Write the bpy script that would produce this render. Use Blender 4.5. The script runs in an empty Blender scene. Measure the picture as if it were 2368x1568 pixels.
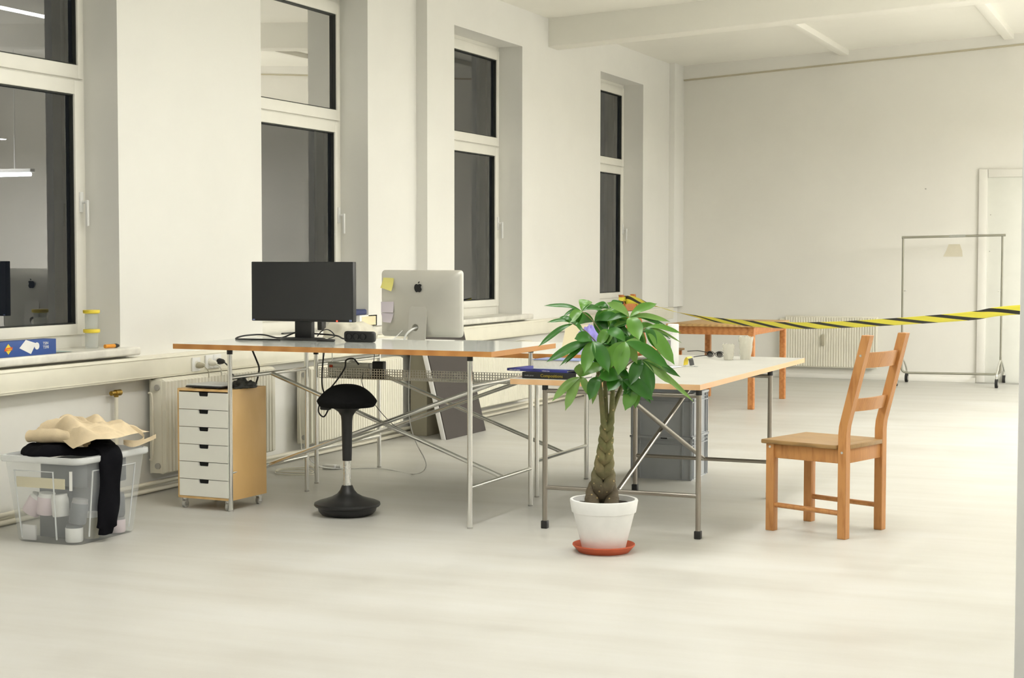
import bpy, bmesh, math, random
from mathutils import Vector, Matrix, noise
random.seed(7)
SC = bpy.context.scene
COL = SC.collection
PI = math.pi

# ------------------------------------------------------------------ materials
def lin(c):
    c = c / 255.0
    return c / 12.92 if c <= 0.04045 else ((c + 0.055) / 1.055) ** 2.4
def rgb(*c): return (lin(c[0]), lin(c[1]), lin(c[2]), 1.0)
def nt(name):
    m = bpy.data.materials.new(name); m.use_nodes = True
    n = m.node_tree.nodes; n.clear()
    out = n.new('ShaderNodeOutputMaterial'); b = n.new('ShaderNodeBsdfPrincipled')
    m.node_tree.links.new(b.outputs[0], out.inputs[0])
    return m, m.node_tree, b, out
def coords(t, scale=(1, 1, 1), kind='Object'):
    tc = t.nodes.new('ShaderNodeTexCoord'); mp = t.nodes.new('ShaderNodeMapping')
    mp.inputs['Scale'].default_value = scale
    t.links.new(tc.outputs[kind], mp.inputs[0]); return mp.outputs[0]
def ramp(t, fac, stops):
    r = t.nodes.new('ShaderNodeValToRGB'); e = r.color_ramp.elements
    e[0].position, e[0].color = stops[0]; e[1].position, e[1].color = stops[-1]
    for p, c in stops[1:-1]:
        k = e.new(p); k.color = c
    t.links.new(fac, r.inputs[0]); return r.outputs[0]
def noi(t, vec, scale, detail=3, rough=0.55, dist=0.0):
    n = t.nodes.new('ShaderNodeTexNoise'); n.inputs['Scale'].default_value = scale
    n.inputs['Detail'].default_value = detail; n.inputs['Roughness'].default_value = rough
    n.inputs['Distortion'].default_value = dist
    t.links.new(vec, n.inputs['Vector']); return n.outputs['Fac']
def bump(t, b, h, strength=0.2, dist=0.01):
    n = t.nodes.new('ShaderNodeBump'); n.inputs['Strength'].default_value = strength
    n.inputs['Distance'].default_value = dist
    t.links.new(h, n.inputs['Height']); t.links.new(n.outputs[0], b.inputs['Normal'])
def plain(name, c, rough=0.5, metal=0.0, var=0.06, nscale=6.0, bmp=0.0, bscale=80.0, spec=0.5):
    """colour with a little procedural mottling"""
    m, t, b, o = nt(name)
    v = coords(t)
    f = noi(t, v, nscale)
    c0 = tuple(max(0, x * (1 - var)) for x in c[:3]) + (1,); c1 = tuple(min(1, x * (1 + var)) for x in c[:3]) + (1,)
    t.links.new(ramp(t, f, [(0.3, c0), (0.7, c1)]), b.inputs['Base Color'])
    b.inputs['Roughness'].default_value = rough; b.inputs['Metallic'].default_value = metal
    b.inputs['Specular IOR Level'].default_value = spec
    if bmp: bump(t, b, noi(t, v, bscale, 4), bmp, 0.004)
    return m
def wood(name, ca, cb, scale=(3, 3, 0.6), rough=0.5, bands=7.0, dist=3.0):
    m, t, b, o = nt(name)
    v = coords(t, scale)
    w = t.nodes.new('ShaderNodeTexWave'); w.inputs['Scale'].default_value = bands
    w.inputs['Distortion'].default_value = dist; w.inputs['Detail'].default_value = 3
    w.inputs['Detail Scale'].default_value = 1.5
    t.links.new(v, w.inputs['Vector'])
    f2 = noi(t, v, 2.5, 4)
    mx = t.nodes.new('ShaderNodeMath'); mx.operation = 'MULTIPLY_ADD'; mx.inputs[1].default_value = 0.5
    t.links.new(w.outputs['Fac'], mx.inputs[0]); t.links.new(f2, mx.inputs[2])
    t.links.new(ramp(t, mx.outputs[0], [(0.3, ca), (0.95, cb)]), b.inputs['Base Color'])
    b.inputs['Roughness'].default_value = rough
    return m
def metal(name, c, rough=0.25, var=0.2):
    m, t, b, o = nt(name)
    v = coords(t)
    f = noi(t, v, 40.0)
    b.inputs['Base Color'].default_value = c; b.inputs['Metallic'].default_value = 1.0
    t.links.new(ramp(t, f, [(0.3, (rough * (1 - var),) * 3 + (1,)), (0.7, (rough * (1 + var),) * 3 + (1,))]), b.inputs['Roughness'])
    return m
def emit(name, c, s):
    m = bpy.data.materials.new(name); m.use_nodes = True; n = m.node_tree.nodes; n.clear()
    o = n.new('ShaderNodeOutputMaterial'); e = n.new('ShaderNodeEmission')
    e.inputs[0].default_value = c; e.inputs[1].default_value = s
    m.node_tree.links.new(e.outputs[0], o.inputs[0]); return m
def glazing(name, ior=1.9, tint=(0.9, 0.92, 0.9, 1), rough=0.0):
    """thin pane: clear, mirror-like by Fresnel"""
    m = bpy.data.materials.new(name); m.use_nodes = True; t = m.node_tree; n = t.nodes; n.clear()
    o = n.new('ShaderNodeOutputMaterial'); mix = n.new('ShaderNodeMixShader'); fr = n.new('ShaderNodeFresnel')
    tr = n.new('ShaderNodeBsdfTransparent'); gl = n.new('ShaderNodeBsdfGlossy')
    fr.inputs[0].default_value = ior; tr.inputs[0].default_value = tint; gl.inputs['Roughness'].default_value = rough
    t.links.new(fr.outputs[0], mix.inputs[0]); t.links.new(tr.outputs[0], mix.inputs[1]); t.links.new(gl.outputs[0], mix.inputs[2])
    t.links.new(mix.outputs[0], o.inputs[0]); return m
def milky(name, c, opacity=0.3, rough=0.15):
    """translucent clear plastic: part transparent, part scattering"""
    m = bpy.data.materials.new(name); m.use_nodes = True; t = m.node_tree; n = t.nodes; n.clear()
    o = n.new('ShaderNodeOutputMaterial'); mix = n.new('ShaderNodeMixShader')
    tr = n.new('ShaderNodeBsdfTransparent'); b = n.new('ShaderNodeBsdfPrincipled')
    b.inputs['Base Color'].default_value = c; b.inputs['Roughness'].default_value = rough
    tr.inputs[0].default_value = (0.97, 0.98, 0.98, 1)
    v = coords(t); f = noi(t, v, 5.0)
    t.links.new(ramp(t, f, [(0.3, (opacity * .9,) * 3 + (1,)), (0.7, (opacity * 1.1,) * 3 + (1,))]), mix.inputs[0])
    t.links.new(tr.outputs[0], mix.inputs[1]); t.links.new(b.outputs[0], mix.inputs[2])
    t.links.new(mix.outputs[0], o.inputs[0]); return m

M = {}
def wallmat(name, c, stain=0.03):
    m, t, b, o = nt(name)
    v = coords(t); f = noi(t, v, 0.9, 5, 0.6)
    c0 = tuple(x * (1 - stain * 1.4) for x in c[:3]) + (1,)
    t.links.new(ramp(t, f, [(0.32, c0), (0.6, c)]), b.inputs['Base Color'])
    b.inputs['Roughness'].default_value = 0.75; b.inputs['Specular IOR Level'].default_value = 0.25
    bump(t, b, noi(t, v, 45, 3), 0.05, 0.003)
    return m
M['wall'] = wallmat('white_wall_paint', (0.84, 0.828, 0.775, 1))
M['wall_back'] = wallmat('white_back_wall_paint', (0.82, 0.80, 0.735, 1))
M['ceil'] = wallmat('white_ceiling_paint', (0.90, 0.88, 0.80, 1), 0.02)
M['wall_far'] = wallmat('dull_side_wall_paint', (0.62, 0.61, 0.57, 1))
M['dim_panel'] = wallmat('added_dark_panel', (0.16, 0.16, 0.15, 1))
M['reveal_out'] = wallmat('grey_outside_plaster', (0.62, 0.62, 0.55, 1), 0.06)
def floormat():
    m, t, b, o = nt('white_painted_floor')
    v = coords(t); f = noi(t, v, 1.3, 6, 0.62)
    v2 = coords(t, (0.35, 2.2, 1)); g = noi(t, v2, 2.2, 5, 0.6)
    mx = t.nodes.new('ShaderNodeMath'); mx.operation = 'MULTIPLY_ADD'; mx.inputs[1].default_value = 0.5
    hf = t.nodes.new('ShaderNodeMath'); hf.operation = 'MULTIPLY'; hf.inputs[1].default_value = 0.5
    t.links.new(f, hf.inputs[0]); t.links.new(g, mx.inputs[0]); t.links.new(hf.outputs[0], mx.inputs[2])
    t.links.new(ramp(t, mx.outputs[0], [(0.36, (0.495, 0.478, 0.430, 1)), (0.5, (0.545, 0.533, 0.488, 1)), (0.62, (0.575, 0.567, 0.530, 1))]), b.inputs['Base Color'])
    t.links.new(ramp(t, f, [(0.3, (0.34,) * 3 + (1,)), (0.7, (0.5,) * 3 + (1,))]), b.inputs['Roughness'])
    b.inputs['Specular IOR Level'].default_value = 0.4
    bump(t, b, g, 0.05, 0.01)
    return m
M['floor'] = floormat()
M['pvc'] = plain('white_window_plastic', (0.86, 0.84, 0.76, 1), 0.35, var=0.02)
M['enamel'] = plain('cream_radiator_enamel', (0.80, 0.77, 0.65, 1), 0.4, var=0.03)
M['trunk'] = plain('cream_trunking_plastic', (0.83, 0.80, 0.67, 1), 0.45, var=0.03)
M['marble'] = plain('pale_veined_sill', (0.78, 0.76, 0.68, 1), 0.3, var=0.14, nscale=9)
M['glass'] = glazing('window_glass', 2.8)
M['seal'] = plain('black_rubber_seal', (0.02, 0.022, 0.018, 1), 0.6)
M['pipe'] = plain('cream_painted_pipe', (0.80, 0.76, 0.63, 1), 0.4, var=0.04)
M['brass'] = metal('tarnished_brass', rgb(170, 140, 70), 0.35)
M['chrome'] = metal('chromed_tube', (0.78, 0.78, 0.75, 1), 0.2, 0.0)
M['steel'] = metal('dull_dark_steel', (0.36, 0.33, 0.29, 1), 0.3, 0.05)
M['rackmetal'] = plain('grey_rack_tube', rgb(150, 148, 134), 0.4, metal=0.5)
M['silver'] = metal('brushed_silver', (0.78, 0.78, 0.76, 1), 0.28)
M['alu'] = plain('matt_aluminium', (0.60, 0.585, 0.53, 1), 0.42, metal=0.45, var=0.02)
M['black'] = plain('black_plastic', (0.012, 0.012, 0.012, 1), 0.42)
M['blackrub'] = plain('black_rubber', (0.015, 0.015, 0.014, 1), 0.7)
M['screen'] = plain('dark_screen', (0.026, 0.027, 0.028, 1), 0.38, var=0.04)
M['fabric'] = plain('black_fabric', (0.009, 0.009, 0.009, 1), 0.95, bmp=0.5, bscale=300, spec=0.1)
M['cotton'] = plain('black_cotton', (0.007, 0.007, 0.009, 1), 0.95, bmp=0.4, bscale=200, spec=0.08)
M['canvas'] = plain('natural_canvas', (0.71, 0.58, 0.385, 1), 0.9, var=0.08, nscale=14, bmp=0.3, bscale=300)
M['topgrey'] = plain('grey_white_laminate', (0.66, 0.68, 0.64, 1), 0.1, var=0.02)
M['topcream'] = plain('cream_linoleum_top', (0.45, 0.442, 0.40, 1), 0.5, var=0.03)
M['edge'] = wood('oiled_beech_edge', rgb(178, 118, 58), rgb(200, 142, 78), (0.9, 0.9, 3), 0.5, 3, 2)
M['edgepale'] = wood('pale_beech_edge', rgb(218, 175, 128), rgb(230, 190, 145), (0.9, 0.9, 3), 0.5, 3, 2)
M['ply'] = wood('birch_plywood', rgb(222, 180, 116), rgb(236, 198, 138), (1.2, 1.2, 0.5), 0.5, 3, 4)
M['plyedge'] = wood('plywood_edge', rgb(176, 132, 80), rgb(214, 172, 112), (6, 6, 6), 0.5, 9, 1)
M['pine'] = wood('amber_pine', rgb(164, 106, 54), rgb(196, 140, 82), (9, 9, 1.6), 0.45, 3.2, 5)
M['pineseat'] = wood('worn_pine_seat', rgb(134, 104, 62), rgb(164, 130, 82), (9, 2.0, 9), 0.5, 3, 5)
M['pineshade'] = wood('shade_toned_pine', rgb(170, 98, 46), rgb(200, 128, 68), (9, 9, 2), 0.5, 3, 5)  # same pine as the first chair, made redder for standing in shade
M['tablepine'] = wood('orange_pine', rgb(176, 108, 56), rgb(204, 140, 82), (2.0, 9, 9), 0.45, 3, 5)
M['tabletop'] = wood('worn_table_board', rgb(168, 130, 80), rgb(204, 166, 110), (2, 8, 8), 0.5, 3, 4)
M['whitepaint'] = plain('white_drawer_paint', (0.90, 0.89, 0.81, 1), 0.45, var=0.02)
M['dark'] = plain('painted_hollow_shade', (0.006, 0.006, 0.006, 1), 0.9)
M['castor'] = plain('grey_castor', (0.42, 0.41, 0.37, 1), 0.4)
M['crate'] = plain('grey_crate_plastic', (0.40, 0.42, 0.44, 1), 0.45, var=0.05)
M['crateshade'] = plain('painted_crate_shade', (0.02, 0.02, 0.02, 1), 0.8)
M['potwhite'] = plain('white_painted_terracotta', (0.88, 0.88, 0.86, 1), 0.55, var=0.04, nscale=12)
M['terracotta'] = plain('terracotta', rgb(196, 92, 58), 0.6, var=0.08, nscale=15)
M['soil'] = plain('dark_potting_soil', (0.02, 0.012, 0.008, 1), 0.95, bmp=1.0, bscale=120)
def barkmat():
    m, t, b, o = nt('braided_bark')
    v = coords(t, (1, 1, 1)); f = noi(t, v, 9, 4, 0.6, 0.4); g = noi(t, coords(t, (1, 1, 3)), 40, 3)
    c1 = ramp(t, f, [(0.3, rgb(62, 54, 40)), (0.7, rgb(104, 92, 70))]); c2 = ramp(t, f, [(0.3, rgb(92, 96, 54)), (0.5, rgb(112, 110, 70)), (0.72, rgb(138, 118, 82))])
    sx = t.nodes.new('ShaderNodeSeparateXYZ'); t.links.new(v, sx.inputs[0])
    hz = t.nodes.new('ShaderNodeMapRange'); hz.inputs[1].default_value = .27; hz.inputs[2].default_value = .42; t.links.new(sx.outputs[2], hz.inputs[0])
    cm = t.nodes.new('ShaderNodeMix'); cm.data_type = 'RGBA'; t.links.new(hz.outputs[0], cm.inputs[0]); t.links.new(c1, cm.inputs[6]); t.links.new(c2, cm.inputs[7]); c = cm.outputs[2]
    vo = t.nodes.new('ShaderNodeTexVoronoi'); vo.inputs['Scale'].default_value = 34
    t.links.new(v, vo.inputs['Vector'])
    mk = ramp(t, vo.outputs['Distance'], [(0.10, (1, 1, 1, 1)), (0.16, (0, 0, 0, 1))])
    mix = t.nodes.new('ShaderNodeMix'); mix.data_type = 'RGBA'
    t.links.new(mk, mix.inputs[0]); t.links.new(c, mix.inputs[6]); mix.inputs[7].default_value = rgb(178, 154, 104)
    t.links.new(mix.outputs[2], b.inputs['Base Color']); b.inputs['Roughness'].default_value = 0.8
    bump(t, b, g, 0.5, 0.006); return m
M['bark'] = barkmat()
M['stem'] = plain('green_brown_stem', rgb(128, 122, 78), 0.7, var=0.2, nscale=20)
def leafmat(name, ca, cb):
    m, t, b, o = nt(name)
    v = coords(t); f = noi(t, v, 6, 2)
    c = ramp(t, f, [(0.3, ca), (0.7, cb)])
    t.links.new(c, b.inputs['Base Color']); b.inputs['Roughness'].default_value = 0.34
    tl = t.nodes.new('ShaderNodeBsdfTranslucent'); t.links.new(c, tl.inputs[0])
    mx = t.nodes.new('ShaderNodeMixShader'); mx.inputs[0].default_value = 0.3
    t.links.new(b.outputs[0], mx.inputs[1]); t.links.new(tl.outputs[0], mx.inputs[2]); t.links.new(mx.outputs[0], o.inputs[0])
    return m
M['leaf'] = leafmat('green_leaf', rgb(72, 122, 38), rgb(104, 152, 58))
M['leafdark'] = leafmat('dark_green_leaf', rgb(32, 88, 18), rgb(58, 118, 30))
M['leafpale'] = leafmat('pale_green_leaf', rgb(104, 144, 66), rgb(130, 164, 84))
M['white'] = plain('white_plastic', (0.85, 0.85, 0.82, 1), 0.35, var=0.02)
M['offwhite'] = plain('off_white_plastic', (0.78, 0.76, 0.66, 1), 0.45)
M['paper'] = plain('white_paper', (0.84, 0.83, 0.82, 1), 0.8, var=0.03)
M['lilacpaper'] = plain('pale_lilac_paper', rgb(214, 206, 214), 0.8, var=0.03)
M['note'] = plain('yellow_note_paper', rgb(226, 218, 130), 0.8, var=0.04)
M['creampaper'] = plain('cream_paper', rgb(236, 224, 186), 0.8, var=0.04)
M['bagcloth'] = plain('off_white_cloth', (0.80, 0.76, 0.64, 1), 0.9, var=0.06, bmp=0.3)
M['yellow'] = plain('yellow_plastic', rgb(236, 212, 66), 0.4, var=0.04)
M['orange'] = plain('orange_plastic', rgb(226, 150, 40), 0.4)
M['blue'] = plain('blue_carton', rgb(48, 82, 152), 0.5, var=0.05)
M['navy'] = plain('navy_card', rgb(46, 58, 104), 0.5, var=0.06)
M['bookblue'] = plain('blue_book_cloth', rgb(62, 66, 142), 0.5, var=0.08)
M['bookpale'] = plain('pale_blue_cover', rgb(124, 136, 176), 0.45, var=0.05)
M['pages'] = plain('book_pages', (0.78, 0.77, 0.70, 1), 0.8, var=0.05, nscale=80)
M['inkblack'] = plain('black_ink', (0.012, 0.012, 0.012, 1), 0.5)
M['inkwhite'] = plain('white_print', (0.82, 0.82, 0.80, 1), 0.6)
M['inkyellow'] = plain('yellow_print', rgb(240, 214, 60), 0.6)
M['inkred'] = plain('red_print', rgb(222, 84, 44), 0.6)
M['inkgold'] = plain('olive_yellow_print', rgb(170, 150, 30), 0.6)
M['inkgrey'] = plain('grey_print', rgb(150, 150, 150), 0.6)
M['lilac'] = plain('lilac_cloth', rgb(146, 138, 206), 0.9, var=0.16, nscale=30, bmp=0.5)
M['boarddark'] = plain('dark_brown_board', rgb(66, 60, 56), 0.7, var=0.03)
M['cardgrey'] = plain('grey_beige_card', rgb(176, 170, 148), 0.8, var=0.04)
M['beige'] = plain('beige_tape', rgb(232, 214, 162), 0.7)
M['teal'] = plain('pale_teal_film', rgb(176, 200, 196), 0.3)
M['clear'] = milky('milky_clear_plastic', (0.88, 0.90, 0.90, 1), 0.22)
M['rim'] = milky('frosted_plastic_rim', (0.86, 0.88, 0.88, 1), 0.72)
M['cup'] = milky('clear_cup_plastic', (0.85, 0.86, 0.82, 1), 0.22)
M['crinkle'] = milky('crackled_glass', (0.80, 0.77, 0.66, 1), 0.5, 0.1)
M['pinkpot'] = plain('pale_pink_tub', rgb(226, 208, 214), 0.5)
M['greyjar'] = plain('dark_grey_jar', rgb(92, 96, 104), 0.4, var=0.15)
M['doorwhite'] = plain('cool_white_door', (0.80, 0.80, 0.73, 1), 0.4, var=0.02)
M['smudge'] = plain('grey_smudge', rgb(216, 209, 188), 0.9, var=0.06)
M['shadow_line'] = plain('painted_shadow_gap', rgb(192, 184, 160), 0.8)
M['pouch'] = plain('charcoal_leather', (0.05, 0.052, 0.046, 1), 0.45, var=0.3, nscale=20, bmp=0.6, bscale=60)
M['mesh'] = metal('perforated_grey_steel', (0.62, 0.61, 0.56, 1), 0.4)
def hazard():
    m, t, b, o = nt('hazard_stripes')
    uv = t.nodes.new('ShaderNodeUVMap'); sp = t.nodes.new('ShaderNodeSeparateXYZ')
    t.links.new(uv.outputs[0], sp.inputs[0])
    a = t.nodes.new('ShaderNodeMath'); a.operation = 'MULTIPLY_ADD'; a.inputs[1].default_value = 1.0 / 0.52; 
    v = t.nodes.new('ShaderNodeMath'); v.operation = 'MULTIPLY'; v.inputs[1].default_value = 0.9
    t.links.new(sp.outputs[1], v.inputs[0]); t.links.new(sp.outputs[0], a.inputs[0]); t.links.new(v.outputs[0], a.inputs[2])
    f = t.nodes.new('ShaderNodeMath'); f.operation = 'FRACT'; t.links.new(a.outputs[0], f.inputs[0])
    r = t.nodes.new('ShaderNodeValToRGB'); r.color_ramp.interpolation = 'CONSTANT'
    r.color_ramp.elements[0].position = 0; r.color_ramp.elements[0].color = rgb(255, 244, 84)
    r.color_ramp.elements[1].position = 0.64; r.color_ramp.elements[1].color = (0.02, 0.02, 0.016, 1)
    t.links.new(f.outputs[0], r.inputs[0]); t.links.new(r.outputs[0], b.inputs['Base Color'])
    b.inputs['Roughness'].default_value = 0.45; return m
M['hazard'] = hazard()

# ------------------------------------------------------------------ mesh builder
class MB:
    def __init__(s): s.bm = bmesh.new()
    def _new(s, vs, fs, mi=0, smooth=True):
        v = [s.bm.verts.new(p) for p in vs]; out = []
        for f in fs:
            try:
                k = s.bm.faces.new([v[i] for i in f]); k.material_index = mi; k.smooth = smooth; out.append(k)
            except ValueError: pass
        return v, out
    def box(s, x0, x1, y0, y1, z0, z1, bev=0.0, mi=0, seg=2, mat=None):
        c = [(x, y, z) for z in (z0, z1) for y in (y0, y1) for x in (x0, x1)]
        if mat is not None: c = [mat @ Vector(p) for p in c]
        v, f = s._new(c, [(0, 2, 3, 1), (4, 5, 7, 6), (0, 1, 5, 4), (2, 6, 7, 3), (0, 4, 6, 2), (1, 3, 7, 5)], mi)
        if bev > 0:
            es = list({e for k in f for e in k.edges})
            r = bmesh.ops.bevel(s.bm, geom=es, offset=bev, segments=seg, profile=0.5, affect='EDGES')
            for k in r['faces']: k.material_index = mi; k.smooth = True
        return s
    def hexa(s, pts, mi=0, bev=0.0):
        """8 points: 4 bottom ring, 4 top ring"""
        v, f = s._new(pts, [(3, 2, 1, 0), (4, 5, 6, 7), (0, 1, 5, 4), (1, 2, 6, 5), (2, 3, 7, 6), (3, 0, 4, 7)], mi)
        if bev > 0:
            es = list({e for k in f for e in k.edges})
            r = bmesh.ops.bevel(s.bm, geom=es, offset=bev, segments=2, profile=0.5, affect='EDGES')
            for k in r['faces']: k.smooth = True; k.material_index = mi
        return s
    def tube(s, path, r, seg=10, mi=0, caps=True, closed=False):
        P = [Vector(p) for p in path]; n = len(P)
        R = r if isinstance(r, (list, tuple)) else [r] * n
        ups = None; rings = []
        for i in range(n):
            if closed: d = P[(i + 1) % n] - P[i - 1]
            else: d = P[min(i + 1, n - 1)] - P[max(i - 1, 0)]
            d.normalize()
            if ups is None:
                a = Vector((0, 0, 1)) if abs(d.z) < 0.9 else Vector((1, 0, 0))
                ups = d.cross(a).normalized()
            else: ups = (ups - d * ups.dot(d)).normalized()
            w = d.cross(ups)
            rings.append([s.bm.verts.new(P[i] + (ups * math.cos(2 * PI * k / seg) + w * math.sin(2 * PI * k / seg)) * R[i]) for k in range(seg)])
        m = n if closed else n - 1
        for i in range(m):
            a, b = rings[i], rings[(i + 1) % n]
            for k in range(seg):
                f = s.bm.faces.new((a[k], a[(k + 1) % seg], b[(k + 1) % seg], b[k])); f.smooth = True; f.material_index = mi
        if caps and not closed:
            f = s.bm.faces.new(rings[0][::-1]); f.material_index = mi
            f = s.bm.faces.new(rings[-1]); f.material_index = mi
        return s
    def cyl(s, p0, p1, r, seg=16, mi=0, r2=None):
        return s.tube([p0, p1], [r, r if r2 is None else r2], seg, mi)
    def lathe(s, prof, c=(0, 0, 0), seg=32, sx=1.0, sy=1.0, mi=0, close=True):
        """profile of (radius, z)"""
        rings = []
        for r, z in prof:
            if r < 1e-6: rings.append([s.bm.verts.new((c[0], c[1], c[2] + z))])
            else: rings.append([s.bm.verts.new((c[0] + r * sx * math.cos(2 * PI * k / seg), c[1] + r * sy * math.sin(2 * PI * k / seg), c[2] + z)) for k in range(seg)])
        for i in range(len(rings) - 1):
            a, b = rings[i], rings[i + 1]
            for k in range(seg):
                q = (k + 1) % seg
                if len(a) == 1 and len(b) == 1: continue
                if len(a) == 1: vs = (a[0], b[q], b[k])
                elif len(b) == 1: vs = (a[k], a[q], b[0])
                else: vs = (a[k], a[q], b[q], b[k])
                f = s.bm.faces.new(vs); f.smooth = True; f.material_index = mi
        return s
    def prism(s, poly, origin, u, v, depth, mi=0):
        """polygon in the u,v plane extruded by depth along u x v"""
        o = Vector(origin); u = Vector(u).normalized(); v = Vector(v).normalized(); n = u.cross(v)
        a = [o + u * p[0] + v * p[1] for p in poly]; b = [p + n * depth for p in a]
        k = len(poly)
        s._new(a + b, [tuple(range(k))[::-1], tuple(range(k, 2 * k))] + [(i, (i + 1) % k, k + (i + 1) % k, k + i) for i in range(k)], mi)
        return s
    def grid(s, fn, nu, nv, mi=0, smooth=True, thick=None):
        g = [[s.bm.verts.new(fn(i / nu, j / nv)) for j in range(nv + 1)] for i in range(nu + 1)]
        for i in range(nu):
            for j in range(nv):
                f = s.bm.faces.new((g[i][j], g[i + 1][j], g[i + 1][j + 1], g[i][j + 1])); f.smooth = smooth; f.material_index = mi
        return s

def finish(mb, name, mats, sharp=38):
    bm = mb.bm if isinstance(mb, MB) else mb
    bmesh.ops.recalc_face_normals(bm, faces=bm.faces[:])
    me = bpy.data.meshes.new(name); bm.to_mesh(me); bm.free()
    for m in (mats if isinstance(mats, (list, tuple)) else [mats]): me.materials.append(M[m] if isinstance(m, str) else m)
    try: me.set_sharp_from_angle(angle=math.radians(sharp))
    except Exception: pass
    return me
def thing(name, label, cat, loc=(0, 0, 0), rz=0.0, group=None, kind=None):
    o = bpy.data.objects.new(name, None); COL.objects.link(o)
    o.empty_display_size = 0.05
    o.location = loc; o.rotation_euler = (0, 0, rz)
    if label: o['label'] = label
    if cat: o['category'] = cat
    if group: o['group'] = group
    if kind: o['kind'] = kind
    return o
def rootmat(o):
    m = Matrix.Translation(o.location) @ o.rotation_euler.to_matrix().to_4x4()
    return m if o.parent is None else rootmat(o.parent) @ m
def part(name, mb, mats, parent, label=None, local=False, sharp=38):
    """local=False: the mesh is given in world coordinates"""
    me = finish(mb, name, mats, sharp)
    if not local: me.transform(rootmat(parent).inverted())
    o = bpy.data.objects.new(name, me); COL.objects.link(o); o.parent = parent
    if label: o['label'] = label
    return o
def solo(name, mb, mats, label, cat, group=None, origin=None, sharp=38, kind=None):
    """a thing that is one mesh, built in world coordinates"""
    me = finish(mb, name, mats, sharp)
    if origin is None:
        vs = [v.co for v in me.vertices]
        origin = Vector((sum(v.x for v in vs) / len(vs), sum(v.y for v in vs) / len(vs), min(v.z for v in vs)))
    me.transform(Matrix.Translation(-Vector(origin)))
    o = bpy.data.objects.new(name, me); o.location = origin; COL.objects.link(o)
    if label: o['label'] = label
    if cat: o['category'] = cat
    if group: o['group'] = group
    if kind: o['kind'] = kind
    return o
def struct(name, mb, mats, sharp=30):
    me = finish(mb, name, mats, sharp)
    o = bpy.data.objects.new(name, me); COL.objects.link(o); o['kind'] = 'structure'; return o
def dup(root, loc, rz=None, label=None, group=None):
    r = root.copy(); COL.objects.link(r); r.location = loc
    if rz is not None: r.rotation_euler = (0, 0, rz)
    if label: r['label'] = label
    if group: r['group'] = group
    for ch in list(root.children):
        c = ch.copy(); COL.objects.link(c); c.parent = r
        for g in list(ch.children):
            d = g.copy(); COL.objects.link(d); d.parent = c
    return r
def lettering(text, size, origin, u, v, mat, parent, depth=0.0006, name='lettering', align='LEFT', bold=0.0):
    cu = bpy.data.curves.new('text', 'FONT'); cu.body = text; cu.size = size; cu.extrude = depth; cu.align_x = align
    cu.offset = bold
    cu.resolution_u = 2
    to = bpy.data.objects.new('text', cu); COL.objects.link(to)
    bpy.context.view_layer.update()
    me = bpy.data.meshes.new_from_object(to.evaluated_get(bpy.context.evaluated_depsgraph_get()))
    bpy.data.objects.remove(to)
    u = Vector(u).normalized(); v = Vector(v).normalized(); n = u.cross(v)
    mt = Matrix(((u.x, v.x, n.x, origin[0]), (u.y, v.y, n.y, origin[1]), (u.z, v.z, n.z, origin[2]), (0, 0, 0, 1)))
    me.transform(mt); me.transform(rootmat(parent).inverted())
    me.materials.clear(); me.materials.append(M[mat])
    o = bpy.data.objects.new(name, me); COL.objects.link(o); o.parent = parent; return o
def smoothpath(pts, n=8):
    """Catmull-Rom through the points"""
    P = [Vector(p) for p in pts]; P = [P[0] * 2 - P[1]] + P + [P[-1] * 2 - P[-2]]
    out = []
    for i in range(1, len(P) - 2):
        a, b, c, d = P[i - 1:i + 3]
        for k in range(n):
            t = k / n
            out.append(0.5 * ((2 * b) + (c - a) * t + (2 * a - 5 * b + 4 * c - d) * t * t + (3 * b - a - 3 * c + d) * t ** 3))
    out.append(P[-2]); return out
def cable(name, pts, r, mat, label, group=None, cat='cable'):
    return solo(name, MB().tube(smoothpath(pts, 7), r, 8), mat, label, cat, group)

# ------------------------------------------------------------------ the room
XW, XF = -5.35, -5.57           # inner wall face, window frame face
YB = 17.6                       # back wall
def ceil_z(x): return 3.44 + 0.05 * (x - XW)
b = MB(); b.box(-6.0, 8.2, -4.0, 17.9, -0.12, 0.0); struct('floor', b, 'floor')
b = MB()
b.hexa([(-5.8, -4, ceil_z(-5.8)), (8.2, -4, ceil_z(8.2)), (8.2, 17.9, ceil_z(8.2)), (-5.8, 17.9, ceil_z(-5.8)),
        (-5.8, -4, 4.5), (8.2, -4, 4.5), (8.2, 17.9, 4.5), (-5.8, 17.9, 4.5)])
struct('ceiling', b, 'ceil')
# left wall with its four window openings and one shallow pipe chase
WIN = [(5.87, 7.285), (8.745, 10.16), (11.605, 13.0), (15.0, 16.335)]
ZS, ZT = 0.80, 3.12
b = MB()
ys = [-4.0] + [v for w in WIN for v in w] + [17.9]
for i in range(0, len(ys), 2):
    y0, y1 = ys[i], ys[i + 1]
    if y0 > 10 and y0 < 11:        # pier with the chase
        b.box(-5.78, XW, y0, 10.80, 0, 3.5); b.box(-5.78, XW - 0.09, 10.80, 11.117, 0.77, 3.5)
        b.box(-5.78, XW, 11.117, y1, 0, 3.5); b.box(-5.78, XW, 10.80, 11.117, 0, 0.77)
    else: b.box(-5.78, XW, y0, y1, 0, 3.5)
for y0, y1 in WIN:
    b.box(-5.78, XW, y0, y1, 0, ZS - 0.03); b.box(-5.78, XW, y0, y1, ZT, 3.5)
struct('wall_left', b, 'wall')
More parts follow.
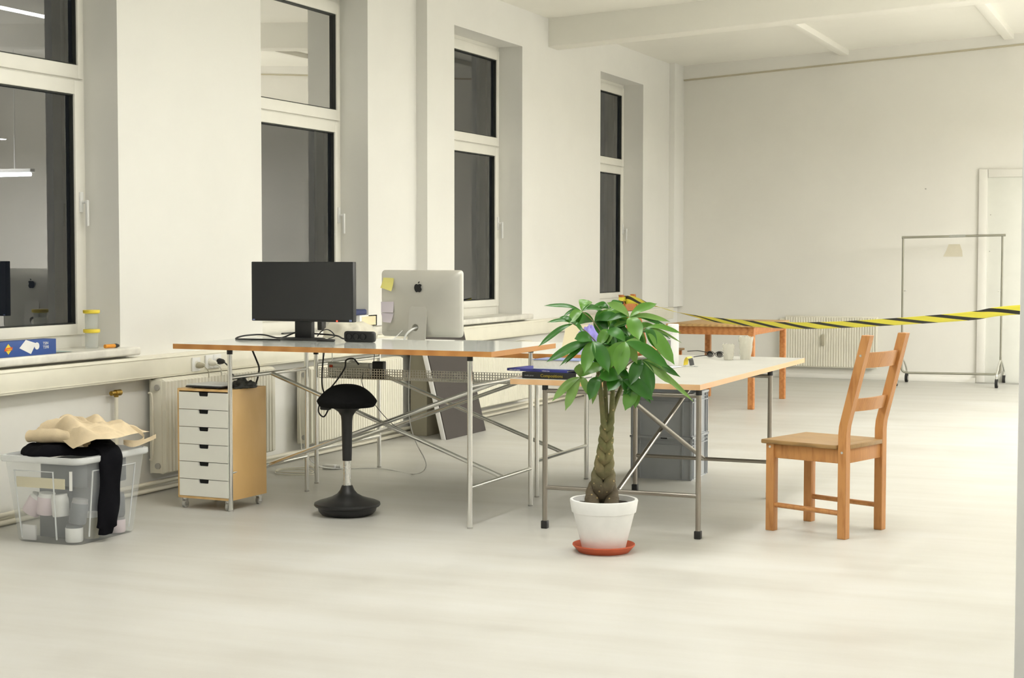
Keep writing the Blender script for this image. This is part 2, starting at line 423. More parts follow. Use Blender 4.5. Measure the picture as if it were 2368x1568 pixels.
b = MB(); b.box(-5.8, 8.2, YB, YB + 0.3, 0, 4.2); b.hexa([(-5.8, YB - 0.035, 3.262), (8.2, YB - 0.035, 4.12), (8.2, YB + 0.3, 4.12), (-5.8, YB + 0.3, 3.262), (-5.8, YB - 0.035, 4.4), (8.2, YB - 0.035, 4.4), (8.2, YB + 0.3, 4.4), (-5.8, YB + 0.3, 4.4)])
struct('wall_back', b, 'wall_back')
b = MB(); b.box(8.0, 8.3, -4, 17.9, 0, 4.4); struct('wall_right', b, 'wall_far')
b = MB(); b.box(7.97, 8.01, -4, 17.6, 0, 1.25); struct('trim_7', b, 'dim_panel')  # unseen dark panel, added so the windows mirror a darker lower room
b = MB(); b.box(-5.8, 8.2, -4.3, -4, 0, 4.4); struct('wall_front', b, 'wall')
b = MB(); b.box(-0.386, 5.2, 4.12, 4.25, 0, 2.9, 0.004); struct('wall_partition', b, 'white')
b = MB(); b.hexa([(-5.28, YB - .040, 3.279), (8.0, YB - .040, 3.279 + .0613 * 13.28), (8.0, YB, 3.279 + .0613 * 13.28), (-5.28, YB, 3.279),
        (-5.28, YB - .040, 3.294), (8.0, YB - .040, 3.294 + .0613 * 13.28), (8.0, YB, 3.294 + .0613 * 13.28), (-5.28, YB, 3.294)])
struct('trim_8', b, 'shadow_line')  # grey strip, its colour stands in for the shadow gap below the fascia
# corner pilaster, beams
b = MB(); b.box(XW - 0.05, -5.285, 17.25, YB + 0.02, 0.765, 3.5, 0.006); struct('trim_1', b, 'wall')
b = MB()
b.hexa([(XW - .05, 13.61, 3.185), (8.1, 13.61, 3.185 + .053 * 13.45), (8.1, 13.86, 3.185 + .053 * 13.45), (XW - .05, 13.86, 3.185),
        (XW - .05, 13.61, 4.3), (8.1, 13.61, 4.3), (8.1, 13.86, 4.3), (XW - .05, 13.86, 4.3)], 0, 0.012)
struct('trim_2', b, 'ceil')
for i, x in enumerate((-3.5, -1.80, 0.0)):
    b = MB(); z = ceil_z(x); b.box(x - 0.05, x + 0.05, 13.80, YB, z - 0.055, z + 0.05, 0.008); struct('trim_%d' % (i + 3), b, 'ceil')
# parapet trunking with lips and sockets zone
b = MB(); b.box(XW - 0.01, -5.27, 4.0, 17.2, 0.640, 0.764, 0.006)
b.box(-5.272, -5.2665, 4.0, 17.2, 0.748, 0.752); b.box(-5.272, -5.2665, 4.0, 17.2, 0.652, 0.656)
struct('trim_6', b, 'trunk')
b = MB(); b.box(-5.28, -2.08, YB - 0.02, YB + .01, 0, 0.055, 0.004); struct('baseboard_back', b, 'wall_back')
b = MB(); b.box(XW - .01, XW + 0.012, 4.0, 17.5, 0, 0.04, 0.003); struct('baseboard_left', b, 'trunk')

# windows
def window(n, y0, y1):
    w = thing('window_%d' % n, None, None, (XF, (y0 + y1) / 2, 0.80), 0, kind='structure')
    fr = MB()
    f = 0.045; z0, zm, z1 = 0.82, 2.262, 3.11
    fr.box(XF - .09, XF, y0 - .01, y0 + f, z0, z1 + .02, .004); fr.box(XF - .09, XF, y1 - f, y1 + .01, z0, z1 + .02, .004)
    fr.box(XF - .088, XF - .0015, y0 + .004, y1 - .004, z1 - f, z1 + .018, .003); fr.box(XF - .088, XF - .0015, y0 + .004, y1 - .004, z0 + .001, z0 + .085, .003)
    fr.box(XF - .088, XF - .0015, y0 + .004, y1 - .004, zm - .03, zm + .03, .003)
    part('frame', fr, 'pvc', w)
    for (a, c, s, nm) in ((2.262, 3.09, .038, 'upper_sash'), (.885, 2.262, .062, 'sash')):
        px = XF + .016
        q = MB()
        lo, hi = a + .005, c - .005
        pz0, pz1 = (2.340, 3.005) if nm == 'upper_sash' else (.948, 2.182)
        pw = .068 if nm == 'upper_sash' else .10
        ya, yb = y0 + pw, y1 - pw
        ia = y0 + .025
        ib = y1 - .025
        q.box(px - .07, px, ia, ya, lo, hi, .005); q.box(px - .07, px, yb, ib, lo, hi, .005)
        q.box(px - .069, px - .001, ya - .002, yb + .002, lo, pz0, .004); q.box(px - .069, px - .001, ya - .002, yb + .002, pz1, hi, .004)
        so = part('sash', q, 'pvc', w)
        g = MB(); g.grid(lambda u, v: (px - .035, ya - .004 + (yb - ya + .008) * u, pz0 - .004 + (pz1 - pz0 + .008) * v), 1, 1)
        part('pane', g, 'glass', so)
        k = MB(); e = .007
        for (a0, a1, c0, c1) in ((ya, yb, pz0, pz0 + e), (ya, yb, pz1 - e, pz1), (ya, ya + e, pz0, pz1), (yb - e, yb, pz0, pz1)):
            k.box(px - .034, px - .012, a0, a1, c0, c1)
        part('seal', k, 'seal', so)
    # turn handle on the right stile
    h = MB(); hy = y1 - .062; hx = XF + .016
    h.box(hx - .002, hx + .012, hy - .014, hy + .014, 1.55, 1.66, .005)
    h.tube([(hx + .01, hy, 1.605), (hx + .042, hy, 1.605)], .008, 10)
    h.box(hx + .036, hx + .052, hy - .009, hy + .009, 1.475, 1.616, .005)
    part('handle', h, 'white', w)
    s = MB(); s.box(XF - .02, -5.268, y0 - .07, y1 + .075, .778, .822, .01, seg=3)
    part('window_sill', s, 'marble', w)
    o = MB(); d = -5.70; t = .10
    for (a0, a1, c0, c1) in ((y0 - t, y0 + .075, .7, 3.3), (y1 - .075, y1 + t, .7, 3.3), (y0 - t, y1 + t, 3.03, 3.3), (y0 - t, y1 + t, .7, .93)):
        o.box(d - .02, XF - .092, a0, a1, c0, c1)
    part('outer_reveal', o, 'reveal_out', w)
for i, (a, c) in enumerate(WIN): window(i + 1, a, c)

# back door
d = thing('door_1', None, None, (-1.55, YB - .02, 0), 0, kind='structure')
q = MB(); q.box(-2.078, -1.99, YB - .03, YB + .01, 0, 2.235, .005); q.box(-1.10, -1.01, YB - .03, YB + .01, 0, 2.235, .005); q.box(-1.985, -1.105, YB - .029, YB + .009, 2.15, 2.233, .004)
part('door_frame', q, 'wall_back', d)
q = MB(); q.box(-1.99, -1.10, YB - .012, YB + .01, .01, 2.15, .003)
lf = part('door_leaf', q, 'doorwhite', d)
q = MB(); q.box(-1.20, -1.165, YB - .02, YB - .01, .98, 1.14, .003); q.tube([(-1.18, YB - .012, 1.08), (-1.18, YB - .06, 1.08), (-1.30, YB - .06, 1.08)], .009, 8)
part('handle', q, 'silver', lf)
q = MB(); q.cyl((-1.955, YB - .032, 1.76), (-1.955, YB - .028, 1.76), .006, 8); q.cyl((-1.96, YB - .032, 1.38), (-1.96, YB - .028, 1.38), .006, 8)
part('screw', q, 'castor', d)
q = MB(); q.box(-2.08, -1.0, YB - .06, YB - .028, 0, .012, .003); part('threshold', q, 'castor', d)
# grey smudge left on the back wall and a nail
q = MB()
q.prism([(0, 0), (.20, .0), (.195, .06), (.17, .13), (.055, .13), (.03, .06)], (-2.435, YB - .0012, 1.325), (1, 0, 0), (0, 0, 1), .001)
solo('wall_mark', q, 'smudge', 'faint grey smudge on the back wall under the rack rail', 'mark')
cable('cable', [(-5.305, 7.475, .56), (-5.28, 7.468, .55), (-5.272, 7.466, .45), (-5.272, 7.466, .30), (-5.28, 7.468, .20), (-5.30, 7.475, .19)], .006, 'pipe', 'thin cream bracket rod at the left end of the nearest radiator', cat='bracket')
solo('nail', MB().cyl((-2.624, YB + .002, 2.04), (-2.624, YB - .02, 2.04), .008, 8), 'castor', 'small nail in the white back wall left of the door', 'nail')

# heating pipes along the foot of the left wall
for z, r, lab in ((.056, .012, 'upper cream heating pipe along the foot of the window wall'), (.018, .0125, 'lower cream heating pipe lying at the foot of the window wall')):
    solo('heating_pipe', MB().cyl((-5.305, 4.0, z), (-5.305, 17.4, z), r, 10), 'pipe', lab, 'pipe', 'heating pipes along the window wall', origin=(-5.305, 8, z - r))
# capped valve above the bin
t = thing('valve_stub', 'white pipe stub with tarnished brass valve above the clear bin', 'valve', (-5.31, 7.18, .07))
part('pipe', MB().cyl((-5.31, 7.19, .07), (-5.31, 7.19, .57), .011, 10), 'pipe', t)
q = MB(); q.cyl((-5.31, 7.145, .582), (-5.31, 7.185, .582), .013, 8); q.cyl((-5.31, 7.18, .582), (-5.31, 7.225, .582), .017, 10); q.cyl((-5.31, 7.19, .56), (-5.31, 7.19, .582), .013, 10)
part('valve', q, 'brass', t, 'brass valve')

# radiators
def radiator(name_label, y0, y1, z0, z1, x0=-5.315, x1=-5.2, lugs=True):
    t = thing('radiator', name_label, 'radiator', (x0, (y0 + y1) / 2, z0), 0)
    p = MB(); n = int((y1 - y0) / .034); ys = []
    prof = []
    for i in range(n):
        a = y0 + .02 + (y1 - y0 - .04) * i / n; w = (y1 - y0 - .04) / n
        prof += [(a, x1 - .009), (a + w * .2, x1 - .001), (a + w * .7, x1 - .001), (a + w * .9, x1 - .009)]
    prof = [(y0, x1 - .03), (y0 + .004, x1 - .008)] + prof + [(y1 - .004, x1 - .008), (y1, x1 - .03)]
    for i in range(len(prof) - 1):
        (ya, xa), (yb, xb) = prof[i], prof[i + 1]
        p._new([(xa, ya, z0 + .012), (xb, yb, z0 + .012), (xb, yb, z1 - .012), (xa, ya, z1 - .012)], [(0, 1, 2, 3)])
        p._new([(xa, ya, z1 - .012), (xb, yb, z1 - .012), (x1 - .03, yb, z1), (x1 - .03, ya, z1)], [(0, 1, 2, 3)])
        p._new([(xa, ya, z0 + .012), (xb, yb, z0 + .012), (x1 - .03, yb, z0), (x1 - .03, ya, z0)], [(3, 2, 1, 0)])
    p.box(x1 - .045, x1 - .0295, y0 + .001, y1 - .001, z0 + .001, z1 - .001)
    part('front_panel', p, 'enamel', t, sharp=25)
    p = MB(); p.box(x0, x0 + .015, y0, y1, z0, z1, .004); part('rear_panel', p, 'enamel', t)
    for ye in (y0, y1):
        p = MB(); p.box(x0 + .012, x1 - .03, ye - .006 if ye == y0 else ye - .006, ye + .006, z0 + .004, z1 - .004, .004); e = part('end_plate', p, 'enamel', t)
        if lugs:
            for zz in (z0 + .045, z1 - .045):
                p = MB(); sgn = -1 if ye == y0 else 1
                p.cyl((x0 + .06, ye, zz), (x0 + .06, ye + sgn * .016, zz), .017, 14)
                part('plug', p, 'castor', e)
    p = MB(); p.box(x0 + .02, x1 - .035, y0 + .01, y1 - .01, z1 - .006, z1 + .002, .002); part('top_grille', p, 'enamel', t)
    return t
radiator('cream ribbed radiator on the window wall behind the drawer unit', 7.495, 8.66, .11, .635)
radiator('cream ribbed radiator on the window wall behind the stool and the far tall desk', 9.10, 10.42, .105, .60)
radiator('cream ribbed radiator on the window wall right of the leaning dark board', 11.42, 12.92, .105, .60)
t = thing('radiator', 'cream ribbed radiator low on the back wall behind the pine chair', 'radiator', (-3.6, YB, .12))
p = MB(); n = 36
for i in range(n):
    a = -4.1 + i * 1.0 / n; w = 1.0 / n
    pts = [(a, -.068), (a + w * .25, -.078), (a + w * .65, -.078), (a + w * .9, -.068), (a + w, -.068)]
    for (xa, ya), (xb, yb) in zip(pts, pts[1:]):
        p._new([(xa, YB + ya, .135), (xb, YB + yb, .135), (xb, YB + yb, .665), (xa, YB + ya, .665)], [(0, 1, 2, 3)])
p.box(-4.1, -3.1, YB - .0675, YB - .05, .122, .68, .004); part('front_panel', p, 'enamel', t, sharp=25)
p = MB(); p.box(-4.08, -3.12, YB - .052, YB - .0, .13, .67, .003); part('core', p, 'enamel', t)
p = MB(); p.box(-3.70, -3.665, YB - .10, YB - .072, .36, .48, .004); part('heat_meter', p, 'cardgrey', t, 'small grey heat meter')
p = MB(); p.cyl((-4.16, YB - .05, .0), (-4.16, YB - .05, .64), .013, 10); p.tube([(-4.16, YB - .05, .64), (-4.09, YB - .05, .64)], .012, 10); part('supply_pipe', p, 'pipe', t)

# sockets on the trunking
def socket(y, z, label, plug=None, group=None):
    t = thing('wall_socket', label, 'socket', (-5.268, y, z), 0, group)
    q = MB(); q.box(-5.2695, -5.259, y - .04, y + .04, z - .04, z + .04, .004); part('cover_plate', q, 'white', t)
    q = MB(); q.cyl((-5.262, y, z), (-5.2575, y, z), .021, 18); part('socket_well', q, 'offwhite', t)
    return t
socket(7.88, .695, 'single white wall socket left of the pair, grey plug in it')
socket(8.015, .702, 'left socket of the white pair, white plug in it', group='paired sockets on the trunking')
socket(8.097, .702, 'right socket of the white pair, black plug in it', group='paired sockets on the trunking')
def plugcord(y, z, mat, label, pts, r=.0035):
    t = thing('power_plug', label, 'plug', (-5.255, y, z))
    q = MB(); q.lathe([(0, 0), (.016, 0), (.019, .012), (.014, .035), (.007, .045), (0, .046)], (0, 0, 0), 14)
    me = q.bm; bmesh.ops.rotate(me, verts=me.verts, cent=(0, 0, 0), matrix=Matrix.Rotation(PI / 2, 3, 'Y')); bmesh.ops.translate(me, verts=me.verts, vec=(-5.257, y, z))
    part('plug_body', q, mat, t)
    part('cord', MB().tube(smoothpath([(-5.215, y, z - .004)] + pts, 6), r, 8), mat, t)
plugcord(7.885, .69, 'cardgrey', 'grey plug and thin cord in the left single socket', [(-5.195, 7.90, .655), (-5.21, 7.93, .60), (-5.215, 7.955, .585)], .0022)
plugcord(8.015, .695, 'offwhite', 'white plug and cord in the left half of the pair', [(-5.195, 8.03, .665), (-5.21, 8.07, .60), (-5.20, 8.13, .585), (-5.17, 8.18, .58)])
plugcord(8.097, .70, 'black', 'black plug and cord in the right half of the pair', [(-5.19, 8.105, .67), (-5.19, 8.14, .625), (-5.16, 8.19, .585), (-5.12, 8.24, .57)], .0042)

# lamp seen only as a reflection in the near window
t = thing('tube_lamp', 'short bright tube lamp on a thin rod, mirrored in the nearest window', 'lamp', (1.1, 14.8, 2.15))
part('housing', MB().box(.85, 1.35, 14.76, 14.84, 2.262, 2.30, .006), 'white', t)
part('tube', MB().cyl((.88, 14.8, 2.237), (1.32, 14.8, 2.237), .022, 14), emit('cool_tube_glow', (.85, .92, 1, 1), 24.0), t)
part('rod', MB().cyl((1.1, 14.8, 2.29), (1.1, 14.8, ceil_z(1.1)), .006, 8), 'white', t)

# ------------------------------------------------------------------ desks on tube frames
def framedesk(label, frame, top, zt, mats, along='x', tmat='chrome', capmat='black', feet=False, zlo=.2, zhi=.69, lean=0.0, upz=None):
    fx0, fx1, fy0, fy1 = frame; tx0, tx1, ty0, ty1 = top
    t = thing('desk', label, 'desk', ((tx0 + tx1) / 2, (ty0 + ty1) / 2, 0))
    q = MB(); th = .026
    q._new([(tx0, ty0, zt - th), (tx1, ty0, zt - th), (tx1, ty1, zt - th), (tx0, ty1, zt - th), (tx0, ty0, zt), (tx1, ty0, zt), (tx1, ty1, zt), (tx0, ty1, zt)], [(3, 2, 1, 0), (4, 5, 6, 7)], 0)
    q._new([(tx0, ty0, zt - th), (tx1, ty0, zt - th), (tx1, ty1, zt - th), (tx0, ty1, zt - th), (tx0, ty0, zt), (tx1, ty0, zt), (tx1, ty1, zt), (tx0, ty1, zt)], [(0, 1, 5, 4), (1, 2, 6, 5), (2, 3, 7, 6), (3, 0, 4, 7)], 1)
    bmesh.ops.remove_doubles(q.bm, verts=q.bm.verts[:], dist=.0005)
    part('tabletop', q, mats, t)
    zl = zt - th
    for x in (fx0, fx1):
        for y in (fy0, fy1):
            l = part('leg', MB().cyl((x, y, .004 if not feet else .03), (x, y, zl - .022), .0125, 16), tmat, t)
            c = MB(); c.cyl((x, y, zl - .024), (x, y, zl), .015, 14); part('top_cap', c, 'black', l)
            c = MB()
            if feet: c.box(x - .016, x + .016, y - .016, y + .016, 0, .038, .004)
            else: c.cyl((x, y, 0), (x, y, .008), .0135, 14)
            part('foot', c, 'black' if feet else 'castor', l)
    mx, my = (fx0 + fx1) / 2, (fy0 + fy1) / 2
    if along == 'x':
        ends = [((fx0, fy0), (fx0, fy1)), ((fx1, fy0), (fx1, fy1))]; mids = [(fx0, my), (fx1, my)]; off = Vector((0, .014, 0))
    else:
        ends = [((fx0, fy0), (fx1, fy0)), ((fx0, fy1), (fx1, fy1))]; mids = [(mx, fy0), (mx, fy1)]; off = Vector((.014, 0, 0))
    for (a, c) in ends:
        for z in (zlo, zhi):
            part('crossbar', MB().cyl((a[0], a[1], z), (c[0], c[1], z), .0105, 14), tmat, t)
    for sgn, (za, zb) in ((1, (zhi, zlo)), (-1, (zlo, zhi))):
        a = Vector((mids[0][0], mids[0][1], za)) + off * sgn; c = Vector((mids[1][0], mids[1][1], zb)) + off * sgn
        k = (c - a).normalized()
        s = part('brace', MB().cyl(a, c, .0115, 14), tmat, t)
    return t
framedesk('nearer tall desk with glossy grey top and bright chrome tube frame', (-4.547, -3.197, 7.112, 7.892), (-4.857, -3.062, 7.06, 7.905), .862, ['topgrey', 'edge'])
framedesk('farther tall desk on chrome tubes, slightly lower, behind the monitor desk', (-4.66, -3.285, 8.2, 8.985), (-4.895, -2.86, 7.985, 9.12), .800, ['topgrey', 'edge'])
framedesk('low cream topped desk on dull dark steel frame behind the potted plant', (-2.87, -2.103, 7.27, 8.65), (-3.045, -2.092, 7.25, 9.45), .722, ['topcream', 'edgepale'], 'y', 'steel', feet=True, zhi=.668)

# perforated cable tray between the legs of the far desk
q = MB(); y = 8.19; x0, x1, z0, z1 = -4.635, -3.14, .618, .676
nu, nv = 92, 4; hole = .34
for side in (0, 1):
    for i in range(nu):
        for j in range(nv):
            a0 = x0 + (x1 - x0) * i / nu; a1 = x0 + (x1 - x0) * (i + 1) / nu
            c0 = z0 + (z1 - z0) * j / nv; c1 = z0 + (z1 - z0) * (j + 1) / nv
            am, cm = (a0 + a1) / 2, (c0 + c1) / 2; hw, hh = (a1 - a0) * hole, (c1 - c0) * hole
            yy = y + .003 * side if True else y
            o4 = [(a0, yy, c0), (a1, yy, c0), (a1, yy, c1), (a0, yy, c1)]
            i4 = [(am - hw, yy, cm - hh), (am + hw, yy, cm - hh), (am + hw, yy, cm + hh), (am - hw, yy, cm + hh)]
            q._new(o4 + i4, [(0, 1, 5, 4), (1, 2, 6, 5), (2, 3, 7, 6), (3, 0, 4, 7)], 0, False)
tr = thing('cable_tray', 'long perforated grey steel cable tray slung under the farther tall desk', 'cable tray', ((x0 + x1) / 2, y, z0))
part('perforated_front', q, 'mesh', tr)
q = MB(); q.box(x0, x1, y, y + .13, z0 - .003, z0, 0); part('tray_floor', q, 'mesh', tr)
q = MB()
for xx in (x0 + .02, x1 - .02):
    q.cyl((xx, y + .12, z0), (xx, y + .12, .774), .003, 8); q.cyl((xx, y + .01, z1 - .005), (xx, y + .01, .774), .003, 8)
part('hanger', q, 'chrome', tr)
# things lying in the tray
t = thing('power_strip', 'grey white power strip lying in the cable tray', 'power strip', (-4.46, 8.25, .618))
part('body', MB().box(-4.60, -4.33, 8.225, 8.28, .6185, .704, .006), 'offwhite', t)
part('switch', MB().box(-4.585, -4.565, 8.221, 8.227, .675, .69, .001), 'inkred', t, 'red switch')
solo('power_adapter', MB().box(-4.305, -4.235, 8.215, 8.26, .6185, .717, .006), 'black', 'black power adapter standing in the cable tray', 'adapter')

# ------------------------------------------------------------------ monitor
t = thing('monitor', 'dark thin framed computer monitor facing the room on the near tall desk', 'monitor', (-4.437, 7.62, .862), 0)
q = MB(); q.box(-4.752, -4.124, 7.655, 7.695, .962, 1.285, .004); part('housing', q, 'black', t)
q = MB(); q.box(-4.748, -4.128, 7.6525, 7.656, .975, 1.281, 0); part('screen', q, 'screen', t)
q = MB(); q.box(-4.485, -4.382, 7.66, 7.70, .87, .99, .005); part('neck', q, 'black', t)
q = MB(); q.lathe([(0, .862), (.134, .862), (.136, .868), (.128, .874), (0, .876)], (-4.433, 7.66, 0), 40, 1, .62); part('base', q, 'black', t)
q = MB(); q.box(-4.224, -4.215, 7.6515, 7.6535, .964, .972); part('status_light', q, emit('red_led', (1, .12, .06, 1), 1.5), t, 'tiny red status light')
q = MB(); q.box(-4.145, -4.130, 7.6515, 7.6535, .966, .976); q.box(-4.744, -4.73, 7.6515, 7.6535, .966, .972); part('badge', q, 'bookpale', t, 'tiny pale blue badge')
cable('cable', [(-4.39, 7.70, .905), (-4.50, 7.70, .90), (-4.60, 7.70, .868), (-4.70, 7.68, .885), (-4.78, 7.62, .880), (-4.80, 7.57, .866), (-4.72, 7.545, .866), (-4.62, 7.56, .866), (-4.52, 7.57, .866)], .0045, 'black', 'black cable looping left of the monitor foot')
cable('cable', [(-4.39, 7.71, .895), (-4.30, 7.70, .892), (-4.22, 7.66, .888), (-4.17, 7.62, .878), (-4.135, 7.60, .876)], .0045, 'black', 'black cable from the monitor foot to the three socket strip')
cable('cable', [(-4.39, 7.74, .88), (-4.36, 7.74, .91), (-4.315, 7.72, .918), (-4.275, 7.70, .905), (-4.25, 7.68, .885), (-4.24, 7.60, .876)], .003, 'black', 'thin black cable arching to the flat black pad')
solo('pad', MB().lathe([(0, .862), (.05, .862), (.056, .867), (.054, .874), (0, .875)], (-4.248, 7.58, 0), 28, 1, .55), 'black', 'flat round black pad on the desk right of the monitor foot', 'pad')
t = thing('power_strip', 'black strip of three sockets standing on the near tall desk', 'power strip', (-4.045, 7.575, .862), 0)
part('body', MB().box(-4.135, -3.955, 7.565, 7.605, .8625, .920, .014, seg=4), 'black', t)
for i in range(3):
    q = MB(); xx = -4.098 + .042 * i
    q.lathe([(0, .006), (.014, .006), (.015, 0), (.018, -.001), (.0185, .004)], (0, 0, 0), 20)
    bmesh.ops.rotate(q.bm, verts=q.bm.verts, cent=(0, 0, 0), matrix=Matrix.Rotation(PI / 2, 3, 'X')); bmesh.ops.translate(q.bm, verts=q.bm.verts, vec=(xx, 7.5655, .892))
    part('socket_well', q, 'inkblack', t)
# ------------------------------------------------------------------ silver desktop computer, back towards us
t = thing('desktop_computer', 'silver all in one computer seen from behind, black fruit emblem on its back', 'computer', (-4.185, 8.63, .80), 0)
ZB0, ZB1 = .842, 1.235
def shell(u, v):
    x = -4.449 + .528 * u; z = ZB0 + (ZB1 - ZB0) * v
    e = max(abs(u - .5) * 2, abs(v - .5) * 2)
    bulge = .034 * max(0, 1 - ((u - .5) * 2) ** 2) * max(0, 1 - ((v - .5) * 2) ** 2) ** .7
    x += .004 * (u - .5) * 2 * (v - 1); 
    return (x, 8.615 - bulge, z)
q = MB(); q.grid(shell, 28, 22)
me = q.bm
# rounded slab behind the curved back
cr = .022; pl = []
for (cx, cz, a0) in ((-4.449 + cr, ZB0 + cr, PI), (.528 - 4.449 - cr, ZB0 + cr, 1.5 * PI), (.528 - 4.449 - cr, ZB1 - cr, 0), (-4.449 + cr, ZB1 - cr, .5 * PI)):
    for k in range(6): a = a0 + k * PI / 10; pl.append((cx + cr * math.cos(a), cz + cr * math.sin(a)))
q2 = MB()
def ring(y, s=1.0): return [q2.bm.verts.new(((x + 4.185) * s - 4.185, y, (z - 1.0385) * s + 1.0385)) for x, z in pl]
R = [ring(8.632), ring(8.622), ring(8.612, .985), ring(8.604, .93), ring(8.594, .80), ring(8.584, .58), ring(8.579, .30), ring(8.578, .08)]
for a, c in zip(R, R[1:]):
    for k in range(len(a)):
        f = q2.bm.faces.new((a[k], a[(k + 1) % len(a)], c[(k + 1) % len(a)], c[k])); f.smooth = True
q2.bm.faces.new(R[-1]); q2.bm.faces.new(R[0][::-1])
q.bm.free()
part('body', q2, 'alu', t, sharp=60)
q = MB(); q.prism(pl, (0, 8.634, 0), (1, 0, 0), (0, 0, 1), .002); part('screen', q, 'black', t)
# stand: sloping plate with a round hole, foot under it
q = MB(); zs0, zs1 = .806, 1.028
def plate(side):
    y = lambda z: 8.548 + (z - zs0) * .14 + side
    xl = lambda z: -4.255 + (z - zs0) / (zs1 - zs0) * .024; xr = lambda z: -4.128 - (z - zs0) / (zs1 - zs0) * .012
    return y, xl, xr
hc = (-4.2, .898); hr = .021
for side in (0, .010):
    y, xl, xr = plate(side); N = 32; out = []; inn = []
    for k in range(N):
        a = 2 * PI * k / N; dx, dz = math.cos(a), math.sin(a)
        lim = []
        zz = zs0 if dz < 0 else zs1
        if abs(dz) > 1e-6: lim.append((zz - hc[1]) / dz)
        xx = -4.1325 if dx > 0 else -4.246
        if abs(dx) > 1e-6: lim.append((xx - hc[0]) / dx)
        rr = min(l for l in lim if l > 0)
        X, Z = hc[0] + dx * rr, hc[1] + dz * rr
        out.append(q.bm.verts.new((X, y(Z), Z))); X, Z = hc[0] + dx * hr, hc[1] + dz * hr
        inn.append(q.bm.verts.new((X, y(Z), Z)))
    for k in range(N): q.bm.faces.new((out[k], out[(k + 1) % N], inn[(k + 1) % N], inn[k]))
    if side: 
        for k in range(N):
            q.bm.faces.new((o0[k], o0[(k + 1) % N], out[(k + 1) % N], out[k])); q.bm.faces.new((i0[k], i0[(k + 1) % N], inn[(k + 1) % N], inn[k]))
    o0, i0 = out, inn
q.box(-4.246, -4.1325, 8.548, 8.72, .800, .807, .002)
part('stand', q, 'alu', t)
# emblem: bitten fruit with leaf
out = []
def arc(cx, cy, r, a0, a1, n): return [(cx + r * math.cos(math.radians(a0 + (a1 - a0) * k / n)), cy + r * math.sin(math.radians(a0 + (a1 - a0) * k / n))) for k in range(n + 1)]
fruit = [(0, .018), (.008, .022), (.017, .0205), (.0225, .0155)]
fruit += arc(.0305, .004, .0125, 118, 232, 8)
fruit += [(.0235, -.010), (.018, -.021), (.011, -.0265), (.005, -.0255), (0, -.0235), (-.005, -.0255), (-.011, -.0265), (-.018, -.020), (-.0235, -.008), (-.0245, .004), (-.021, .015), (-.014, .021), (-.007, .0215)]
q = MB(); q.prism(fruit, (-4.187, 8.5785, 1.132), (1, 0, 0), (0, 0, 1), .003)
q.prism([(0, .0245), (.006, .027), (.0095, .0325), (.010, .037), (.004, .0345), (.0005, .030)], (-4.187, 8.5785, 1.132), (1, 0, 0), (0, 0, 1), .003)
for v in q.bm.verts: v.co.y = 8.574 + (v.co.y - 8.5785)
part('emblem', q, 'inkblack', t, 'black fruit emblem')
q = MB()
for i in range(9): q.box(-4.40 + i * .012, -4.394 + i * .012, 8.596, 8.602, .872 + i * .0005, .879 + i * .0005)
part('ports', q, 'castor', t)
q = MB(); q.tube(smoothpath([(-4.20, 8.59, .900), (-4.215, 8.54, .885), (-4.245, 8.53, .855), (-4.27, 8.55, .81)], 6), .006, 10); part('power_cord', q, 'white', t)
def sheet(name, pts, mat, label, cat, curl=.0):
    """small paper: four corners in order, slightly curled"""
    a, b_, c, d_ = [Vector(p) for p in pts]; n = (b_ - a).cross(d_ - a).normalized()
    q = MB()
    for k in (0, .0006):
        q.grid(lambda u, v: (a * (1 - u) + b_ * u) * (1 - v) + (d_ * (1 - u) + c * u) * v + n * (curl * ((1 - v) ** 2) * (.6 + .6 * u) + k), 8, 8)
    return solo(name, q, mat, label, cat)
sheet('sticky_note', [(-4.437, 8.592, 1.130), (-4.355, 8.585, 1.109), (-4.352, 8.585, 1.187), (-4.424, 8.592, 1.190)], 'note', 'curled yellow sticky note on the back of the silver computer', 'note', .02)
sheet('paper_note', [(-4.438, 8.592, .983), (-4.353, 8.585, .983), (-4.353, 8.585, 1.048), (-4.440, 8.592, 1.046)], 'lilacpaper', 'upper white paper note on the silver computer, below the yellow one', 'note', .006)
sheet('paper_note', [(-4.425, 8.592, .927), (-4.364, 8.585, .923), (-4.353, 8.583, .980), (-4.440, 8.592, .981)], 'lilacpaper', 'lower white paper note hanging on the silver computer', 'note', .012)
cable('cable', [(-4.30, 8.60, .88), (-4.315, 8.56, .85), (-4.33, 8.50, .82), (-4.335, 8.40, .803), (-4.335, 7.99, .803)], .003, 'white', 'thin white cable running off the silver computer over the far desk')

# ------------------------------------------------------------------ things on the far desk and sills
def blob(c, rx, ry, rz, amp, seed, nu=40, nv=22, flat=True, freq=3.0, ridge=0.0):
    q = MB()
    def f(u, v):
        th = 2 * PI * u; ph = PI * (v - .5)
        d = Vector((math.cos(ph) * math.cos(th), math.cos(ph) * math.sin(th), math.sin(ph)))
        k = 1 + amp * noise.noise(d * freq + Vector((seed, seed * .7, 0))) + ridge * abs(noise.noise(d * freq * 2.2 + Vector((0, seed, seed))))
        z = d.z * rz * k
        if flat: z = max(z, -rz * .0)
        return (c[0] + d.x * rx * k, c[1] + d.y * ry * k, c[2] + z)
    q.grid(f, nu, nv); bmesh.ops.remove_doubles(q.bm, verts=q.bm.verts[:], dist=1e-5); return q
solo('cloth_bag', blob((-4.53, 8.36, .801), .155, .12, .135, .35, 3.1, ridge=.25), 'bagcloth', 'crumpled off white cloth bag on the far desk behind the monitor', 'bag', sharp=180)
solo('black_box', MB().box(-5.40, -5.365, 9.52, 9.58, .8225, .885, .004), 'black', 'small upright black box on the sill behind the monitor', 'box')
